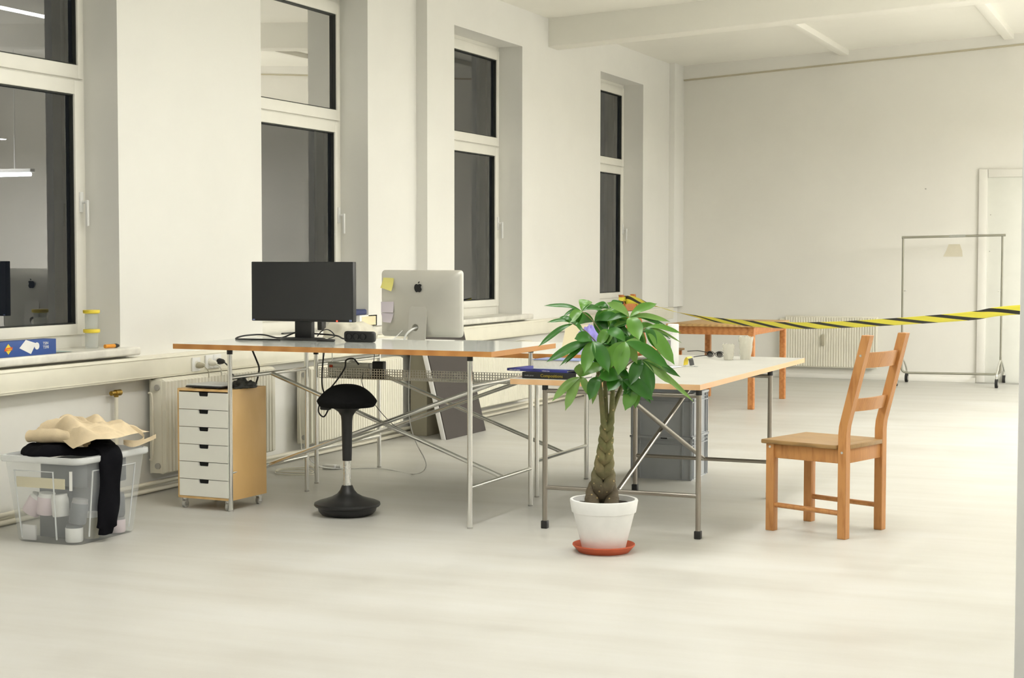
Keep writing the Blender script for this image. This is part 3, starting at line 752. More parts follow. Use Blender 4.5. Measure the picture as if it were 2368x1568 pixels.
t = thing('carton', 'white carton with printed front on the second window sill', 'carton', (-5.40, 10.2, .822))
part('box', MB().box(-5.47, -5.35, 10.03, 10.29, .8225, .905, .003), 'white', t)
part('printed_panel', MB().box(-5.3505, -5.349, 10.06, 10.27, .832, .895), 'creampaper', t)
solo('folded_case', MB().box(-5.47, -5.36, 9.98, 10.16, .9055, .945, .012, seg=3), 'navy', 'navy blue case on top of the white carton', 'case')
sheet('papers', [(-5.345, 10.16, .8235), (-5.275, 10.24, .8235), (-5.29, 10.40, .8275), (-5.35, 10.36, .8265)], 'paper', 'loose white papers beside the white carton on the sill', 'paper', .004)
solo('brush', MB().box(-5.31, -5.29, 8.90, 9.06, .8225, .832, .003), 'pouch', 'small dark brush lying at the left end of the second sill', 'brush')
# right end of the far desk, behind the plant
sheet('paper_bag', [(-3.26, 8.52, .80), (-3.11, 8.52, .80), (-3.10, 8.55, .93), (-3.25, 8.55, .935)], 'creampaper', 'pale yellow paper bag behind the left leaves of the plant', 'bag', .02)
solo('cloth_bundle', blob((-3.085, 8.47, .80), .062, .05, .118, .3, 8.3, ridge=.3), 'lilac', 'crumpled lilac cloth behind the top leaves of the plant', 'cloth', sharp=180)
t = thing('lidded_box', 'small pale wood box with dark sides on the right end of the far desk', 'box', (-2.955, 8.5, .80))
part('body', MB().box(-3.00, -2.91, 8.44, 8.57, .8005, .836, .002), 'black', t); part('lid', MB().box(-3.004, -2.906, 8.436, 8.574, .836, .868, .003), 'edgepale', t)
# near window sill
t = thing('carton', 'blue carton with a yellow and red diamond on the nearest sill', 'carton', (-5.30, 6.30, .8225), 0)
rot = Matrix.Translation((-5.365, 6.44, .8225))
part('box', MB().box(-5.365, -5.285, 6.24, 6.665, .8225, .898, .002), 'blue', t)
F = -5.2846
dm = MB(); dm.prism([(0, -.026), (.026, 0), (0, .026), (-.026, 0)], (F, 6.305, .862), (0, 1, 0), (0, 0, 1), .0006); part('diamond', dm, 'inkyellow', t, 'yellow diamond logo')
dm = MB(); dm.prism([(-.030, -.009), (.026, -.006), (.030, .009), (-.024, .006)], (F + .0007, 6.305, .862), (0, 1, 0), (0, 0, 1), .0006); part('logo_band', dm, 'inkred', t, 'red logo band')
lettering('Toppits', .015, (F + .0014, 6.307, .8575), (0, 1, 0), (0, 0, 1), 'inkyellow', t, align='CENTER')
dm = MB(); dm.prism([(0, .003), (.048, .042), (.125, .022), (.085, -.030)], (F, 6.385, .860), (0, 1, 0), (0, 0, 1), .0006); part('printed_sheet', dm, 'inkwhite', t)
dm = MB(); dm.prism(arc(0, 0, .018, 0, 360, 16)[:-1], (F + .0003, 6.516, .868), (0, 1, 0), (0, 0, 1), .0006); part('printed_roll', dm, 'inkwhite', t)
lettering('TSIN', .020, (F, 6.562, .872), (0, 1, 0), (0, 0, 1), 'inkwhite', t); lettering('TS90', .022, (F, 6.562, .852), (0, 1, 0), (0, 0, 1), 'inkwhite', t)
sheet('film_sheet', [(-5.32, 6.66, .8235), (-5.29, 6.70, .8235), (-5.31, 6.83, .8235), (-5.36, 6.76, .830)], 'teal', 'thin pale teal film sheet beside the blue carton', 'sheet', .003)
for k, lab in ((0, 'lower clear cup with yellow lid on the nearest sill'), (1, 'upper clear cup with yellow lid, stacked on another cup')):
    z = .8225 + k * .103
    t = thing('lidded_cup', lab, 'cup', (-5.42, 7.13, z), 0, 'stacked cups with yellow lids')
    q = MB(); q.lathe([(0, 0), (.033, 0), (.034, .004), (.036, .086), (.0345, .086), (.032, .004), (0, .004)], (-5.42, 7.13, z), 24); part('cup', q, 'cup', t)
    q = MB(); q.lathe([(0, .082), (.036, .082), (.044, .085), (.045, .098), (.043, .1015), (0, .1025)], (-5.42, 7.13, z), 28); part('lid', q, 'yellow', t, 'yellow lid')
t = thing('felt_pen', 'orange felt pen with black cap on the nearest sill', 'pen', (-5.33, 7.18, .8225))
part('barrel', MB().tube([(-5.335, 7.13, .834), (-5.325, 7.20, .834)], .0105, 12), 'orange', t)
part('cap', MB().tube([(-5.325, 7.20, .834), (-5.3235, 7.215, .834), (-5.321, 7.232, .834)], [.0115, .0115, .006], 12), 'black', t, 'black cap')

# boards leaning under the far desk
q = MB(); lean = .245
def lp(x, y, z): return (x - lean * z, y, z)
t = thing('panel_board', 'dark brown board with white edge leaning behind the far desk', 'board', (-4.93, 10.87, 0))
H = .775
part('face', MB().hexa([lp(-4.92, 10.53, .002), lp(-4.913, 10.53, .002), lp(-4.913, 11.225, .002), lp(-4.92, 11.225, .002), lp(-4.92, 10.53, H), lp(-4.913, 10.53, H), lp(-4.913, 11.225, H), lp(-4.92, 11.225, H)]), 'boarddark', t)
part('white_core', MB().hexa([lp(-4.957, 10.522, .0), lp(-4.921, 10.522, .0), lp(-4.921, 11.228, .0), lp(-4.957, 11.228, .0), lp(-4.957, 10.522, H + .003), lp(-4.921, 10.522, H + .003), lp(-4.921, 11.228, H + .003), lp(-4.957, 11.228, H + .003)], 0, .004), 'paper', t, 'white edge')
t = thing('flat_box', 'flat grey beige cardboard box standing between wall and dark board', 'box', (-5.2, 10.95, 0))
part('carton', MB().box(-5.29, -5.155, 10.70, 11.25, 0, .79, .003), 'cardgrey', t)
part('tape_label', MB().box(-5.275, -5.205, 10.698, 10.70, .685, .722), 'beige', t, 'beige tape')

# ------------------------------------------------------------------ cables under the desks
cable('cable', [(-4.72, 7.6, .836), (-4.716, 7.6, .808), (-4.692, 7.6, .756), (-4.673, 7.6, .709), (-4.681, 7.6, .658), (-4.696, 7.6, .610), (-4.70, 7.6, .54)], .005, 'black', 'black cable hanging from the left end of the near tall desk behind the drawer unit')
cable('cable', [(-4.55, 8.10, .774), (-4.56, 8.10, .70), (-4.565, 8.10, .60), (-4.555, 8.10, .545), (-4.53, 8.10, .51)], .0045, 'black', 'black cable hanging straight beside the tray above the stool')
cable('cable', [(-4.36, 8.16, .70), (-4.385, 8.14, .735), (-4.43, 8.14, .725), (-4.44, 8.14, .68), (-4.48, 8.12, .61), (-4.535, 8.12, .55), (-4.58, 8.12, .50), (-4.60, 8.12, .43), (-4.56, 8.11, .40), (-4.52, 8.10, .45)], .0045, 'black', 'black cable arching out of the tray and looping behind the stool')
cable('cable', [(-4.27, 8.17, .715), (-4.265, 8.17, .76), (-4.262, 8.17, .774)], .002, 'black', 'short thin black cable from the tray adapter up to the desk')
cable('cable', [(-4.33, 8.16, .66), (-4.335, 8.15, .60), (-4.29, 8.14, .53), (-4.20, 8.12, .44), (-4.12, 8.12, .37), (-4.06, 8.13, .34)], .002, 'black', 'thin black cable slanting down right of the stool')
cable('cable', [(-4.03, 8.16, .79), (-4.035, 8.15, .66), (-4.04, 8.15, .5), (-4.03, 8.15, .38), (-4.02, 8.2, .27), (-4.10, 8.5, .10), (-4.30, 8.75, .006), (-4.60, 8.9, .006), (-4.86, 8.75, .012), (-4.86, 8.5, .08), (-4.83, 8.35, .2)], .003, 'white', 'thin white cable dropping to the floor between the tall desks')
cable('cable', [(-5.2, 8.95, .6), (-5.19, 8.92, .35), (-5.17, 8.90, .16), (-5.12, 8.85, .04), (-4.95, 8.70, .006), (-4.86, 8.50, .006), (-5.05, 8.42, .006), (-5.14, 8.60, .006), (-4.98, 8.66, .008), (-4.90, 8.55, .006), (-5.10, 8.50, .008), (-5.16, 8.66, .006), (-4.99, 8.82, .006), (-4.90, 8.83, .012)], .0032, 'pipe', 'tangled cream cable lying on the floor behind the near tall desk')
t = thing('extension_socket', 'white extension socket at the end of the tangled floor cable', 'socket', (-4.885, 8.80, 0))
part('body', MB().box(-4.95, -4.86, 8.775, 8.82, 0, .028, .008, seg=3), 'white', t)
part('plug', MB().cyl((-4.865, 8.80, .014), (-4.835, 8.81, .014), .013, 12), 'white', t)

# ------------------------------------------------------------------ drawer unit
t = thing('drawer_unit', 'birch plywood drawer unit on castors with six white drawers', 'drawer unit', (-4.698, 7.27, 0), math.radians(-2.5))
W2, D2 = .166, .165; ZC0, ZC1 = .055, .628
q = MB(); th = .012
q.box(-W2, -W2 + th, -D2 + .004, D2, ZC0, ZC1, .001); q.box(W2 - th, W2, -D2 + .004, D2, ZC0, ZC1, .001)
q.box(-W2 + th, W2 - th, -D2 + .004, D2, ZC1 - th, ZC1 - .0005, 0); q.box(-W2 + th, W2 - th, -D2 + .004, D2, ZC0, ZC0 + th, 0); q.box(-W2 + th, W2 - th, D2 - .008, D2 - .001, ZC0 + th, ZC1 - th)
part('carcass', q, 'ply', t, local=True)
n = 6; h0 = ZC0 + th + .002; hh = (ZC1 - th - .003 - h0) / n
for i in range(n):
    a = h0 + i * hh; c = a + hh - .003; g = .032; gd = .020
    q = MB(); x0, x1, y0, y1 = -W2 + th + .002, W2 - th - .002, -D2 - .002, -D2 + .012
    poly = [(x0, a), (x1, a), (x1, c), (g, c), (g - .002, c - gd + .004), (g - .006, c - gd), (-g + .006, c - gd), (-g + .002, c - gd + .004), (-g, c), (x0, c)]
    q.prism(poly, (0, y0, 0), (1, 0, 0), (0, 0, 1), -(y1 - y0))
    q.box(x0 + .004, x1 - .004, y1, D2 - .02, a + .004, c - .02)
    dr = part('drawer', q, 'whitepaint', t, local=True)
    q = MB(); q.box(-g - .004, g + .004, y1 - .003, y1 - .001, c - gd - .004, c); part('grip_shade_plate', q, 'dark', dr, 'black plate as shade in the grip cut-out', local=True)  # black plate painted in for the shade inside the cut-out
for (x, y) in ((-W2 + .03, -D2 + .025), (W2 - .03, -D2 + .025), (-W2 + .03, D2 - .03), (W2 - .03, D2 - .03)):
    q = MB(); q.cyl((x - .008, y, .020), (x + .008, y, .020), .020, 18)
    cs = part('castor', q, 'castor', t, local=True)
    q = MB(); q.box(x - .011, x - .009, y - .012, y + .012, .015, .05); q.box(x + .009, x + .011, y - .012, y + .012, .015, .05); q.cyl((x, y, .046), (x, y, .056), .012, 12); part('fork', q, 'silver', cs, local=True)
t = thing('laptop', 'closed silver white laptop with dark underside on the drawer unit', 'laptop', (-4.70, 7.24, .629), math.radians(-4))
q = MB(); q.box(-.125, .10, -.115, .10, .003, .011, .003); part('base', q, 'black', t, local=True)
q = MB(); q.box(-.130, .098, -.105, .105, .0115, .019, .004); part('lid', q, 'white', t, local=True)
solo('pouch', blob((-4.565, 7.27, .629), .055, .07, .036, .5, 5.2, ridge=.4), 'pouch', 'crumpled charcoal pouch beside the laptop on the drawer unit', 'pouch', sharp=180)

# ------------------------------------------------------------------ wobble stool
t = thing('wobble_stool', 'black wobble stool with domed seat and silver post', 'stool', (-3.949, 7.262, 0))
c = (-3.949, 7.262, 0)
q = MB(); q.lathe([(0, 0), (.112, 0), (.134, .008), (.146, .022), (.150, .038), (.163, .044), (.169, .052), (.167, .062), (.150, .070), (.118, .079), (.080, .092), (.052, .108), (.037, .126), (.027, .150), (0, .150)], c, 56); part('base', q, 'black', t, sharp=30)
q = MB(); q.cyl((c[0], c[1], .145), (c[0], c[1], .30), .0185, 24); part('gas_post', q, 'silver', t, 'silver post')
q = MB(); q.lathe([(0, .277), (.0235, .277), (.0245, .32), (.028, .48), (.031, .505), (.045, .527), (.075, .548), (.115, .562), (.13, .570), (0, .58)], c, 40); part('column', q, 'black', t)
q = MB()
def seatprof(u, v):
    a = 2 * PI * u; r = v
    if v <= .8:
        k = v / .8; z = .667 - .085 * (k ** 2.6); rr = .157 * k
    else:
        k = (v - .8) / .2; z = .582 - .030 * math.sin(k * PI / 2); rr = .157 - .022 * k
    return (c[0] + rr * math.cos(a), c[1] + rr * .92 * math.sin(a), z - .012 * (rr / .157) ** 2 * math.cos(2 * a) * .0)
q.grid(seatprof, 56, 26); bmesh.ops.remove_doubles(q.bm, verts=q.bm.verts[:], dist=1e-5)
part('seat', q, 'fabric', t, sharp=80)
q = MB(); q.box(c[0] - .125, c[0] - .07, c[1] - .06, c[1] - .03, .535, .556, .007); part('lever', q, 'black', t)

# ------------------------------------------------------------------ clear storage bin with its contents
def rrect(cx, cy, hx, hy, r, n=5):
    out = []
    for (sx, sy, a0) in ((1, 1, 0), (-1, 1, 90), (-1, -1, 180), (1, -1, 270)):
        for k in range(n + 1):
            a = math.radians(a0 + 90 * k / n); out.append((cx + sx * (hx - r) + r * math.cos(a), cy + sy * (hy - r) + r * math.sin(a)))
    return out
BX, BY, BH = -4.815, 6.205, .402
t = thing('storage_bin', 'milky clear plastic storage bin left of the drawer unit', 'bin', (BX, BY, 0), 0)
q = MB(); rings = []
lev = [(.172, .218, .0), (.178, .225, .01), (.196, .245, .20), (.213, .263, .372), (.213, .263, .385)]
def loft(q, rings, mi=0, close=None):
    V = [[q.bm.verts.new((x, y, z)) for (x, y) in rr] for rr, z in rings]
    for a, c_ in zip(V, V[1:]):
        for k in range(len(a)):
            f = q.bm.faces.new((a[k], a[(k + 1) % len(a)], c_[(k + 1) % len(a)], c_[k])); f.smooth = True; f.material_index = mi
    return V
V = loft(q, [(rrect(BX, BY, hx, hy, .045), z) for hx, hy, z in lev]); q.bm.faces.new(V[0][::-1])
part('tub', q, 'clear', t, sharp=60)
q = MB(); loft(q, [(rrect(BX, BY, .212, .262, .045), .372), (rrect(BX, BY, .228, .278, .05), .374), (rrect(BX, BY, .232, .282, .05), .383), (rrect(BX, BY, .230, .280, .05), .402), (rrect(BX, BY, .214, .264, .045), .404), (rrect(BX, BY, .212, .262, .045), .385)])
part('rim', q, 'rim', t, 'frosted white rim', sharp=60)
q = MB()
for (xa, xb) in ((-.135, .06),):
    yb = BY - .262
    def bx(x, z): 
        k = z / .385; hy = .218 + (.263 - .218) * k
        return (BX + x, BY - hy - .002, z)
    q.tube([bx(xa, .02), bx(xa - .01, .335), bx(xb + .012, .335), bx(xb, .02)], .004, 6)
def rx(y, z):
    k = z / .385; hx = .172 + (.213 - .172) * k; return (BX + hx + .002, BY + y, z)
q.tube([rx(-.14, .03), rx(-.15, .335), rx(.17, .335), rx(.16, .03)], .004, 6)
part('moulded_rib', q, 'rim', t)
FB = []
def inbin(name, mb, mat, label, cat, group='things inside the clear bin'):
    o = solo(name, mb, mat, label, cat, group); return o
def tub(x, y, z, r, h, tilt, mats, label, lid=True):
    q = MB(); q.lathe([(0, 0), (r * .92, 0), (r, h * .08), (r, h * .8), (r * .97, h * .82)], (0, 0, 0), 20, mi=0); q.lathe([(r * .97, h * .82), (r * .9, h * .9), (r * .9, h), (0, h)], (0, 0, 0), 20, mi=1)
    bmesh.ops.rotate(q.bm, verts=q.bm.verts, cent=(0, 0, 0), matrix=Matrix.Rotation(tilt[0], 3, 'X') @ Matrix.Rotation(tilt[1], 3, 'Y')); bmesh.ops.translate(q.bm, verts=q.bm.verts, vec=(x, y, z))
    inbin('tub', q, mats, label, 'tub')
tub(-4.945, 6.035, .125, .043, .095, (-.2, .5), ['pinkpot', 'white'], 'tilted pale pink tub at the left of the bin')
tub(-4.857, 6.035, .125, .042, .10, (0, .1), ['pinkpot', 'white'], 'upright pale pink tub second from the left in the bin')
tub(-4.773, 6.04, .12, .040, .10, (0, -.1), ['white', 'white'], 'white tub near the bin corner')
tub(-4.688, 6.045, .090, .039, .115, (-.1, .1), ['greyjar', 'inkgrey'], 'dark grey jar behind the near corner of the bin')
tub(-4.705, 6.045, .006, .040, .08, (0, 0), ['white', 'greyjar'], 'white and grey pot at the bottom of the near bin corner')
tub(-4.678, 6.33, .085, .038, .11, (0, .0), ['greyjar', 'greyjar'], 'dark jar behind the right wall of the bin')
tub(-4.684, 6.34, .006, .038, .075, (0, 0), ['pinkpot', 'inkgrey'], 'pale pink tub low at the right of the bin')
tub(-4.70, 6.16, .006, .040, .12, (0, 0), ['cardgrey', 'white'], 'beige tub right of the near bin corner')
inbin('card_strip', MB().box(-4.97, -4.70, 5.972, 5.976, .255, .302), 'creampaper', 'cream paper strip across the upper front of the bin', 'paper')
inbin('napkin', MB().box(-4.965, -4.89, 6.0, 6.012, .006, .075, .002), 'paper', 'white patterned packet at the lower left of the bin', 'packet')
inbin('dark_box', MB().box(-4.945, -4.76, 6.10, 6.38, .006, .235, .004), 'greyjar', 'dark grey box filling the middle of the bin', 'box')
inbin('folder', MB().box(-4.94, -4.67, 6.10, 6.40, .245, .365, .01), 'greyjar', 'grey folded stuff near the top of the bin', 'cloth')
solo('label_strip', MB().hexa([(-4.652, 5.945, .255), (-4.640, 5.950, .255), (-4.640, 5.952, .255), (-4.652, 5.947, .255), (-4.640, 5.930, .345), (-4.628, 5.935, .345), (-4.628, 5.937, .345), (-4.640, 5.932, .345)]), 'white', 'narrow white strip on the near corner of the bin', 'label')

# black garment with a sleeve hanging over the rim
t = thing('garment', 'black garment lying on the clear bin, one sleeve hanging down', 'garment', (BX, BY, .40))
def heap(cx, cy, rx_, ry_, hh, seed, z0, spread=1.0):
    q = MB()
    def f(u, v):
        a = 2 * PI * u; r = math.sin(v * PI / 2)
        k = 1 + .16 * math.sin(3 * a + seed) + .10 * math.sin(5 * a + seed * 2) * spread
        x = cx + rx_ * r * k * math.cos(a); y = cy + ry_ * r * k * math.sin(a)
        w = noise.noise(Vector((x * 11, y * 11, seed))) + .5 * noise.noise(Vector((x * 26, y * 20, seed)))
        z = z0 + hh * (math.cos(v * PI / 2) ** .7) * (1 + .45 * w) + .004 * w
        return (x, y, max(z0 - .002, z))
    q.grid(f, 72, 30); bmesh.ops.remove_doubles(q.bm, verts=q.bm.verts[:], dist=1e-5)
    return q
part('body', heap(BX - .015, BY - .01, .205, .235, .062, 1.3, .399), 'cotton', t, sharp=180)
q = MB(); path = smoothpath([(-4.68, 6.17, .425), (-4.61, 6.165, .43), (-4.575, 6.15, .405), (-4.575, 6.145, .33), (-4.582, 6.145, .22), (-4.585, 6.14, .13), (-4.592, 6.135, .07), (-4.597, 6.13, .035)], 6)
ringsv = []
for i, p in enumerate(path):
    k = i / (len(path) - 1); d = (path[min(i + 1, len(path) - 1)] - path[max(i - 1, 0)]).normalized()
    wv = Vector((.25, 1, 0)).normalized(); nn = d.cross(wv).normalized()
    ww = .066 - .010 * k + .004 * math.sin(k * 22); 
    if k > .88: ww *= .68
    tt = .020 + .004 * math.sin(k * 17 + 1)
    ringsv.append([q.bm.verts.new(p + wv * (ww * math.cos(a)) + nn * (tt * math.sin(a) * (1 + .25 * math.sin(3 * a + k * 14)))) for a in [2 * PI * j / 20 for j in range(20)]])
for a, c_ in zip(ringsv, ringsv[1:]):
    for j in range(20):
        f = q.bm.faces.new((a[j], a[(j + 1) % 20], c_[(j + 1) % 20], c_[j])); f.smooth = True
q.bm.faces.new(ringsv[0][::-1]); q.bm.faces.new(ringsv[-1])
part('sleeve', q, 'cotton', t, sharp=180)
# canvas tote on top
t = thing('tote_bag', 'crumpled natural canvas tote bag on top of the black garment', 'bag', (-4.78, 6.2, .45))
q = MB()
def tote(u, v):
    x = -.20 + .40 * u; y = -.16 + .34 * v
    ex = 1 - abs(u - .5) * 2; ey = 1 - abs(v - .5) * 2
    edge = min(1, min(ex, ey) * 6)
    w = noise.noise(Vector((x * 5, y * 6, 2.2))); w2 = abs(noise.noise(Vector((x * 5 + y * 6 + 3, y * 16 - x * 8, 5.1)))); w3 = abs(noise.noise(Vector((x * 4 + y * 9, y * 4 - x * 10, 9.4))))
    z = .020 + .060 * edge * (1 - .5 * (u - .45) ** 2 * 4) + .030 * w * edge + .050 * w2 * edge - .045 * w3 * edge
    X = x + .03 * math.sin(v * 5 + 1) * .6; Y = y + .03 * math.sin(u * 7) + .04 * (u - .5)
    z -= .045 * max(0, .25 - v) * 4 * max(0, 1 - abs(u - .62) * 4)
    return (-4.748 + X * 1.02, 6.20 + Y, .462 + max(z, -.03))
q.grid(tote, 64, 52)
part('body', q, 'canvas', t, sharp=180)
q = MB()
def fold(u, v):
    a = PI * 1.35 * v - .5; x = -.165 + .27 * u
    r = .024 + .012 * noise.noise(Vector((u * 4, v * 2, 1)))
    return (-4.775 + x, 6.035 + .06 * u * u + r * math.cos(a + 2.2) * 1.5, .470 + .02 * math.sin(u * 3.0) - .018 * u + r * 1.25 * math.sin(a + 2.2) + .012)
q.grid(fold, 30, 14); part('fold', q, 'canvas', t, sharp=180)
q = MB()
path = smoothpath([(-4.62, 6.30, .515), (-4.575, 6.34, .50), (-4.54, 6.36, .462), (-4.555, 6.33, .44), (-4.60, 6.28, .445), (-4.56, 6.30, .43), (-4.515, 6.36, .452), (-4.495, 6.39, .466)], 6)
for a, c_ in zip(path, path[1:]):
    q._new([a + Vector((0, 0, .010)), c_ + Vector((0, 0, .010)), c_ - Vector((0, 0, .010)), a - Vector((0, 0, .010))], [(0, 1, 2, 3)])
part('strap', q, 'canvas', t, sharp=180)

# ------------------------------------------------------------------ grey stacking crates
def crate(label, x, y, z):
    t = thing('stacking_crate', label, 'crate', (x, y, z), math.radians(0.8), 'grey stacking crates under the low desk')
    hx, hy, h = .192, .185, .252
    q = MB(); loft_r = lambda m, zz: [(-hx + m, -hy + m, zz), (hx - m, -hy + m, zz), (hx - m, hy - m, zz), (-hx + m, hy - m, zz)]
    th = .006
    q.box(-hx + .012, hx - .012, -hy + .012, -hy + .018, 0, h); q.box(-hx + .012, hx - .012, hy - .018, hy - .012, 0, h)
    # side with a hand hole
    for sx in (-1, 1):
        xa, xb = (hx - .018, hx - .012) if sx > 0 else (-hx + .012, -hx + .018)
        q.box(xa, xb, -hy + .018, -.05, 0, h); q.box(xa, xb, .05, hy - .018, 0, h); q.box(xa, xb, -.05, .05, 0, h - .075); q.box(xa, xb, -.05, .05, h - .042, h)
    q.box(-hx + .012, hx - .012, -hy + .012, hy - .012, 0, .006)
    w = part('walls', q, 'crate', t, local=True)
    q = MB()
    for zz0, zz1, m in ((h - .052, h - .045, 0.004), (h - .008, h + .004, 0.0), (h - .03, h - .026, .006), (0, .008, .008)):
        if zz1 == .008: continue
        q.box(-hx + m, hx - m, -hy + m, -hy + .014, zz0, zz1); q.box(-hx + m, hx - m, hy - .014, hy - m, zz0, zz1)
        q.box(hx - .014, hx - m, -hy + m, hy - m, zz0, zz1); q.box(-hx + m, -hx + .014, -hy + m, hy - m, zz0, zz1)
        if zz1 == .008: continue
    part('rim', q, 'crate', t, local=True)
    q = MB(); m = .008; q.box(-hx + m, hx - m, -hy + m, hy - m, -.0, .008); part('base', q, 'crate', t, local=True)
    for sx in (-1, 1):
        for off in (.012, .062):
            xx = sx * (hx - off)
            part('rib', MB().box(xx - .003, xx + .003, -hy + .003, -hy + .014, .004, h - .006), 'crate', t, local=True)
        for off in (.012, .05):
            for sy in (-1, 1):
                xa, xb = (hx - .014, hx - .003) if sx > 0 else (-hx + .003, -hx + .014)
                part('rib', MB().box(xa, xb, sy * (hy - off) - .003, sy * (hy - off) + .003, .004, h - .006), 'crate', t, local=True)
    q = MB(); q.box(-.002, .038, -hy - .0005, -hy + .003, h - .010, h - .003); part('notch_shade', q, 'crateshade', t, local=True)  # black block coloured as the shade inside a rim notch
    return t
cb = crate('lower grey stacking crate on the floor under the low desk', -2.880, 9.335, 0)
ct = crate('upper grey stacking crate stacked on another grey crate', -2.880, 9.335, .2565)
solo('paper_wad', blob((-2.735, 9.36, .40), .03, .06, .05, .3, 4.4, flat=False), 'paper', 'white crumpled paper showing in the hand hole of the upper crate', 'paper', sharp=180)
solo('paper_wad', blob((-2.735, 9.36, .14), .03, .05, .05, .3, 6.4, flat=False), 'cardgrey', 'beige crumpled paper showing in the hand hole of the lower crate', 'paper', sharp=180)
solo('paper_tag', MB().hexa([(-2.775, 9.142, .462), (-2.752, 9.142, .445), (-2.752, 9.1425, .445), (-2.775, 9.1425, .462), (-2.768, 9.138, .485), (-2.735, 9.138, .472), (-2.735, 9.1385, .472), (-2.768, 9.1385, .485)]), 'inkgrey', 'small torn tag on the front of the upper crate', 'tag')

# ------------------------------------------------------------------ ladder back chairs
def ladder_chair(name, label, loc, rz, mat, seatmat, wd, dp):
    """front towards -y, back posts at +y"""
    t = thing(name, label, 'chair', loc, rz)
    hx, hy = wd / 2, dp / 2; s = .0215; zs = .436
    for sx in (-1, 1):
        x = sx * hx
        q = MB(); q.box(x - s, x + s, -hy - s, -hy + s, 0, zs - .016, .003); part('leg', q, mat, t, local=True)
        q = MB()
        sec = [(0, hy), (.49, hy), (.53, hy + .004), (.955, hy + .115)]
        prev = None
        V = [[q.bm.verts.new((x + a, yy + b_, zz + (b_ * .0))) for a, b_ in ((-s, -s), (s, -s), (s, s), (-s, s))] for zz, yy in sec]
        for a, c_ in zip(V, V[1:]):
            for k in range(4): q.bm.faces.new((a[k], a[(k + 1) % 4], c_[(k + 1) % 4], c_[k]))
        q.bm.faces.new(V[0][::-1]); q.bm.faces.new(V[-1])
        bmesh.ops.bevel(q.bm, geom=[e for e in q.bm.edges], offset=.0025, segments=1, affect='EDGES')
        lg = part('back_post', q, mat, t, local=True)
        q = MB()
        for (yy, zz) in ((hy + .090, .86), (hy, .405)): q.cyl((x + sx * s, yy, zz), (x + sx * (s + .0012), yy, zz), .006, 10)
        part('bolt', q, 'silver', lg, local=True)
        q = MB(); q.cyl((x + sx * s, -hy, .405), (x + sx * (s + .0012), -hy, .405), .006, 10); part('bolt', q, 'silver', t, local=True)
        q = MB(); q.box(x - .011, x + .011, -hy + s - .002, hy - s + .002, .352, zs - .016, .002); part('apron', q, mat, t, local=True)
        q = MB(); q.cyl((x, -hy + s - .004, .125), (x, hy - s + .004, .118), .0125, 12); part('stretcher', q, mat, t, local=True)
    for yy in (-hy, hy):
        q = MB(); q.box(-hx + s - .002, hx - s + .002, yy - .011, yy + .011, .352, zs - .016, .002); part('apron', q, mat, t, local=True)
    q = MB(); q.box(-hx - s - .012, hx + s + .012, -hy - s - .022, hy - s - .002, zs - .016, zs + .004, .005)
    q.box(-hx + s + .001, hx - s - .001, hy - s - .003, hy + s, zs - .016, zs + .004, .002)
    part('seat', q, seatmat, t, local=True)
    for z0, z1 in ((.80, .872), (.595, .655)):
        q = MB()
        def slat(u, v, o):
            x = -hx + s - .003 + (wd - 2 * s + .006) * u; z = z0 + (z1 - z0) * v
            yb = hy + .004 + (z - .53) * .261
            return (x, yb - .004 + .020 * math.sin(PI * u) + o, z)
        q.grid(lambda u, v: slat(u, v, -.009), 12, 2); q.grid(lambda u, v: slat(u, v, .009), 12, 2)
        bmesh.ops.remove_doubles(q.bm, verts=q.bm.verts[:], dist=1e-6)
        bd = [e for e in q.bm.edges if e.is_boundary]
        bmesh.ops.bridge_loops(q.bm, edges=bd)
        part('back_slat', q, mat, t, local=True)
    return t
# measured feet: back-near (-1.466,7.533), front-near (-1.836,7.650), front-far (-1.751,7.994), back-far (-1.385,7.884)
cx, cy = -1.6095, 7.765
ang = math.atan2(.117, -.370)           # direction of the front
ladder_chair('ladder_back_chair', 'amber pine ladder back chair on the right in front of the low desk', (cx, cy, 0), ang + PI / 2, 'pine', 'pineseat', .358, .386)
ladder_chair('ladder_back_chair', 'pine ladder back chair toned as in shade by the far window with hazard tape tied on', (-4.735, 14.885, 0), PI / 2, 'pineshade', 'pineseat', .352, .36)

# ------------------------------------------------------------------ brown table far back
t = thing('wooden_table', 'orange brown wooden table near the back wall below the hazard tape', 'table', (-3.85, 14.29, 0))
tx0, tx1, ty0, ty1 = -4.245, -3.462, 13.665, 14.915
part('tabletop', MB().box(tx0 - .01, tx1 + .008, ty0 - .01, ty1 + .01, .712, .732, .003), 'tabletop', t)
for x in (tx0 + .03, tx1 - .037):
    for y in (ty0 + .045, ty1 - .045):
        part('leg', MB().box(x - .026, x + .026, y - .026, y + .026, 0, .712, .004), 'tablepine', t)
for (a0, a1, c0, c1) in ((tx0 + .056, tx1 - .063, ty0 + .028, ty0 + .052), (tx0 + .056, tx1 - .063, ty1 - .052, ty1 - .028), (tx0 + .02, tx0 + .042, ty0 + .07, ty1 - .07), (tx1 - .049, tx1 - .02, ty0 + .07, ty1 - .07)):
    part('apron', MB().box(a0, a1, c0, c1, .642, .712, .003), 'tablepine', t)

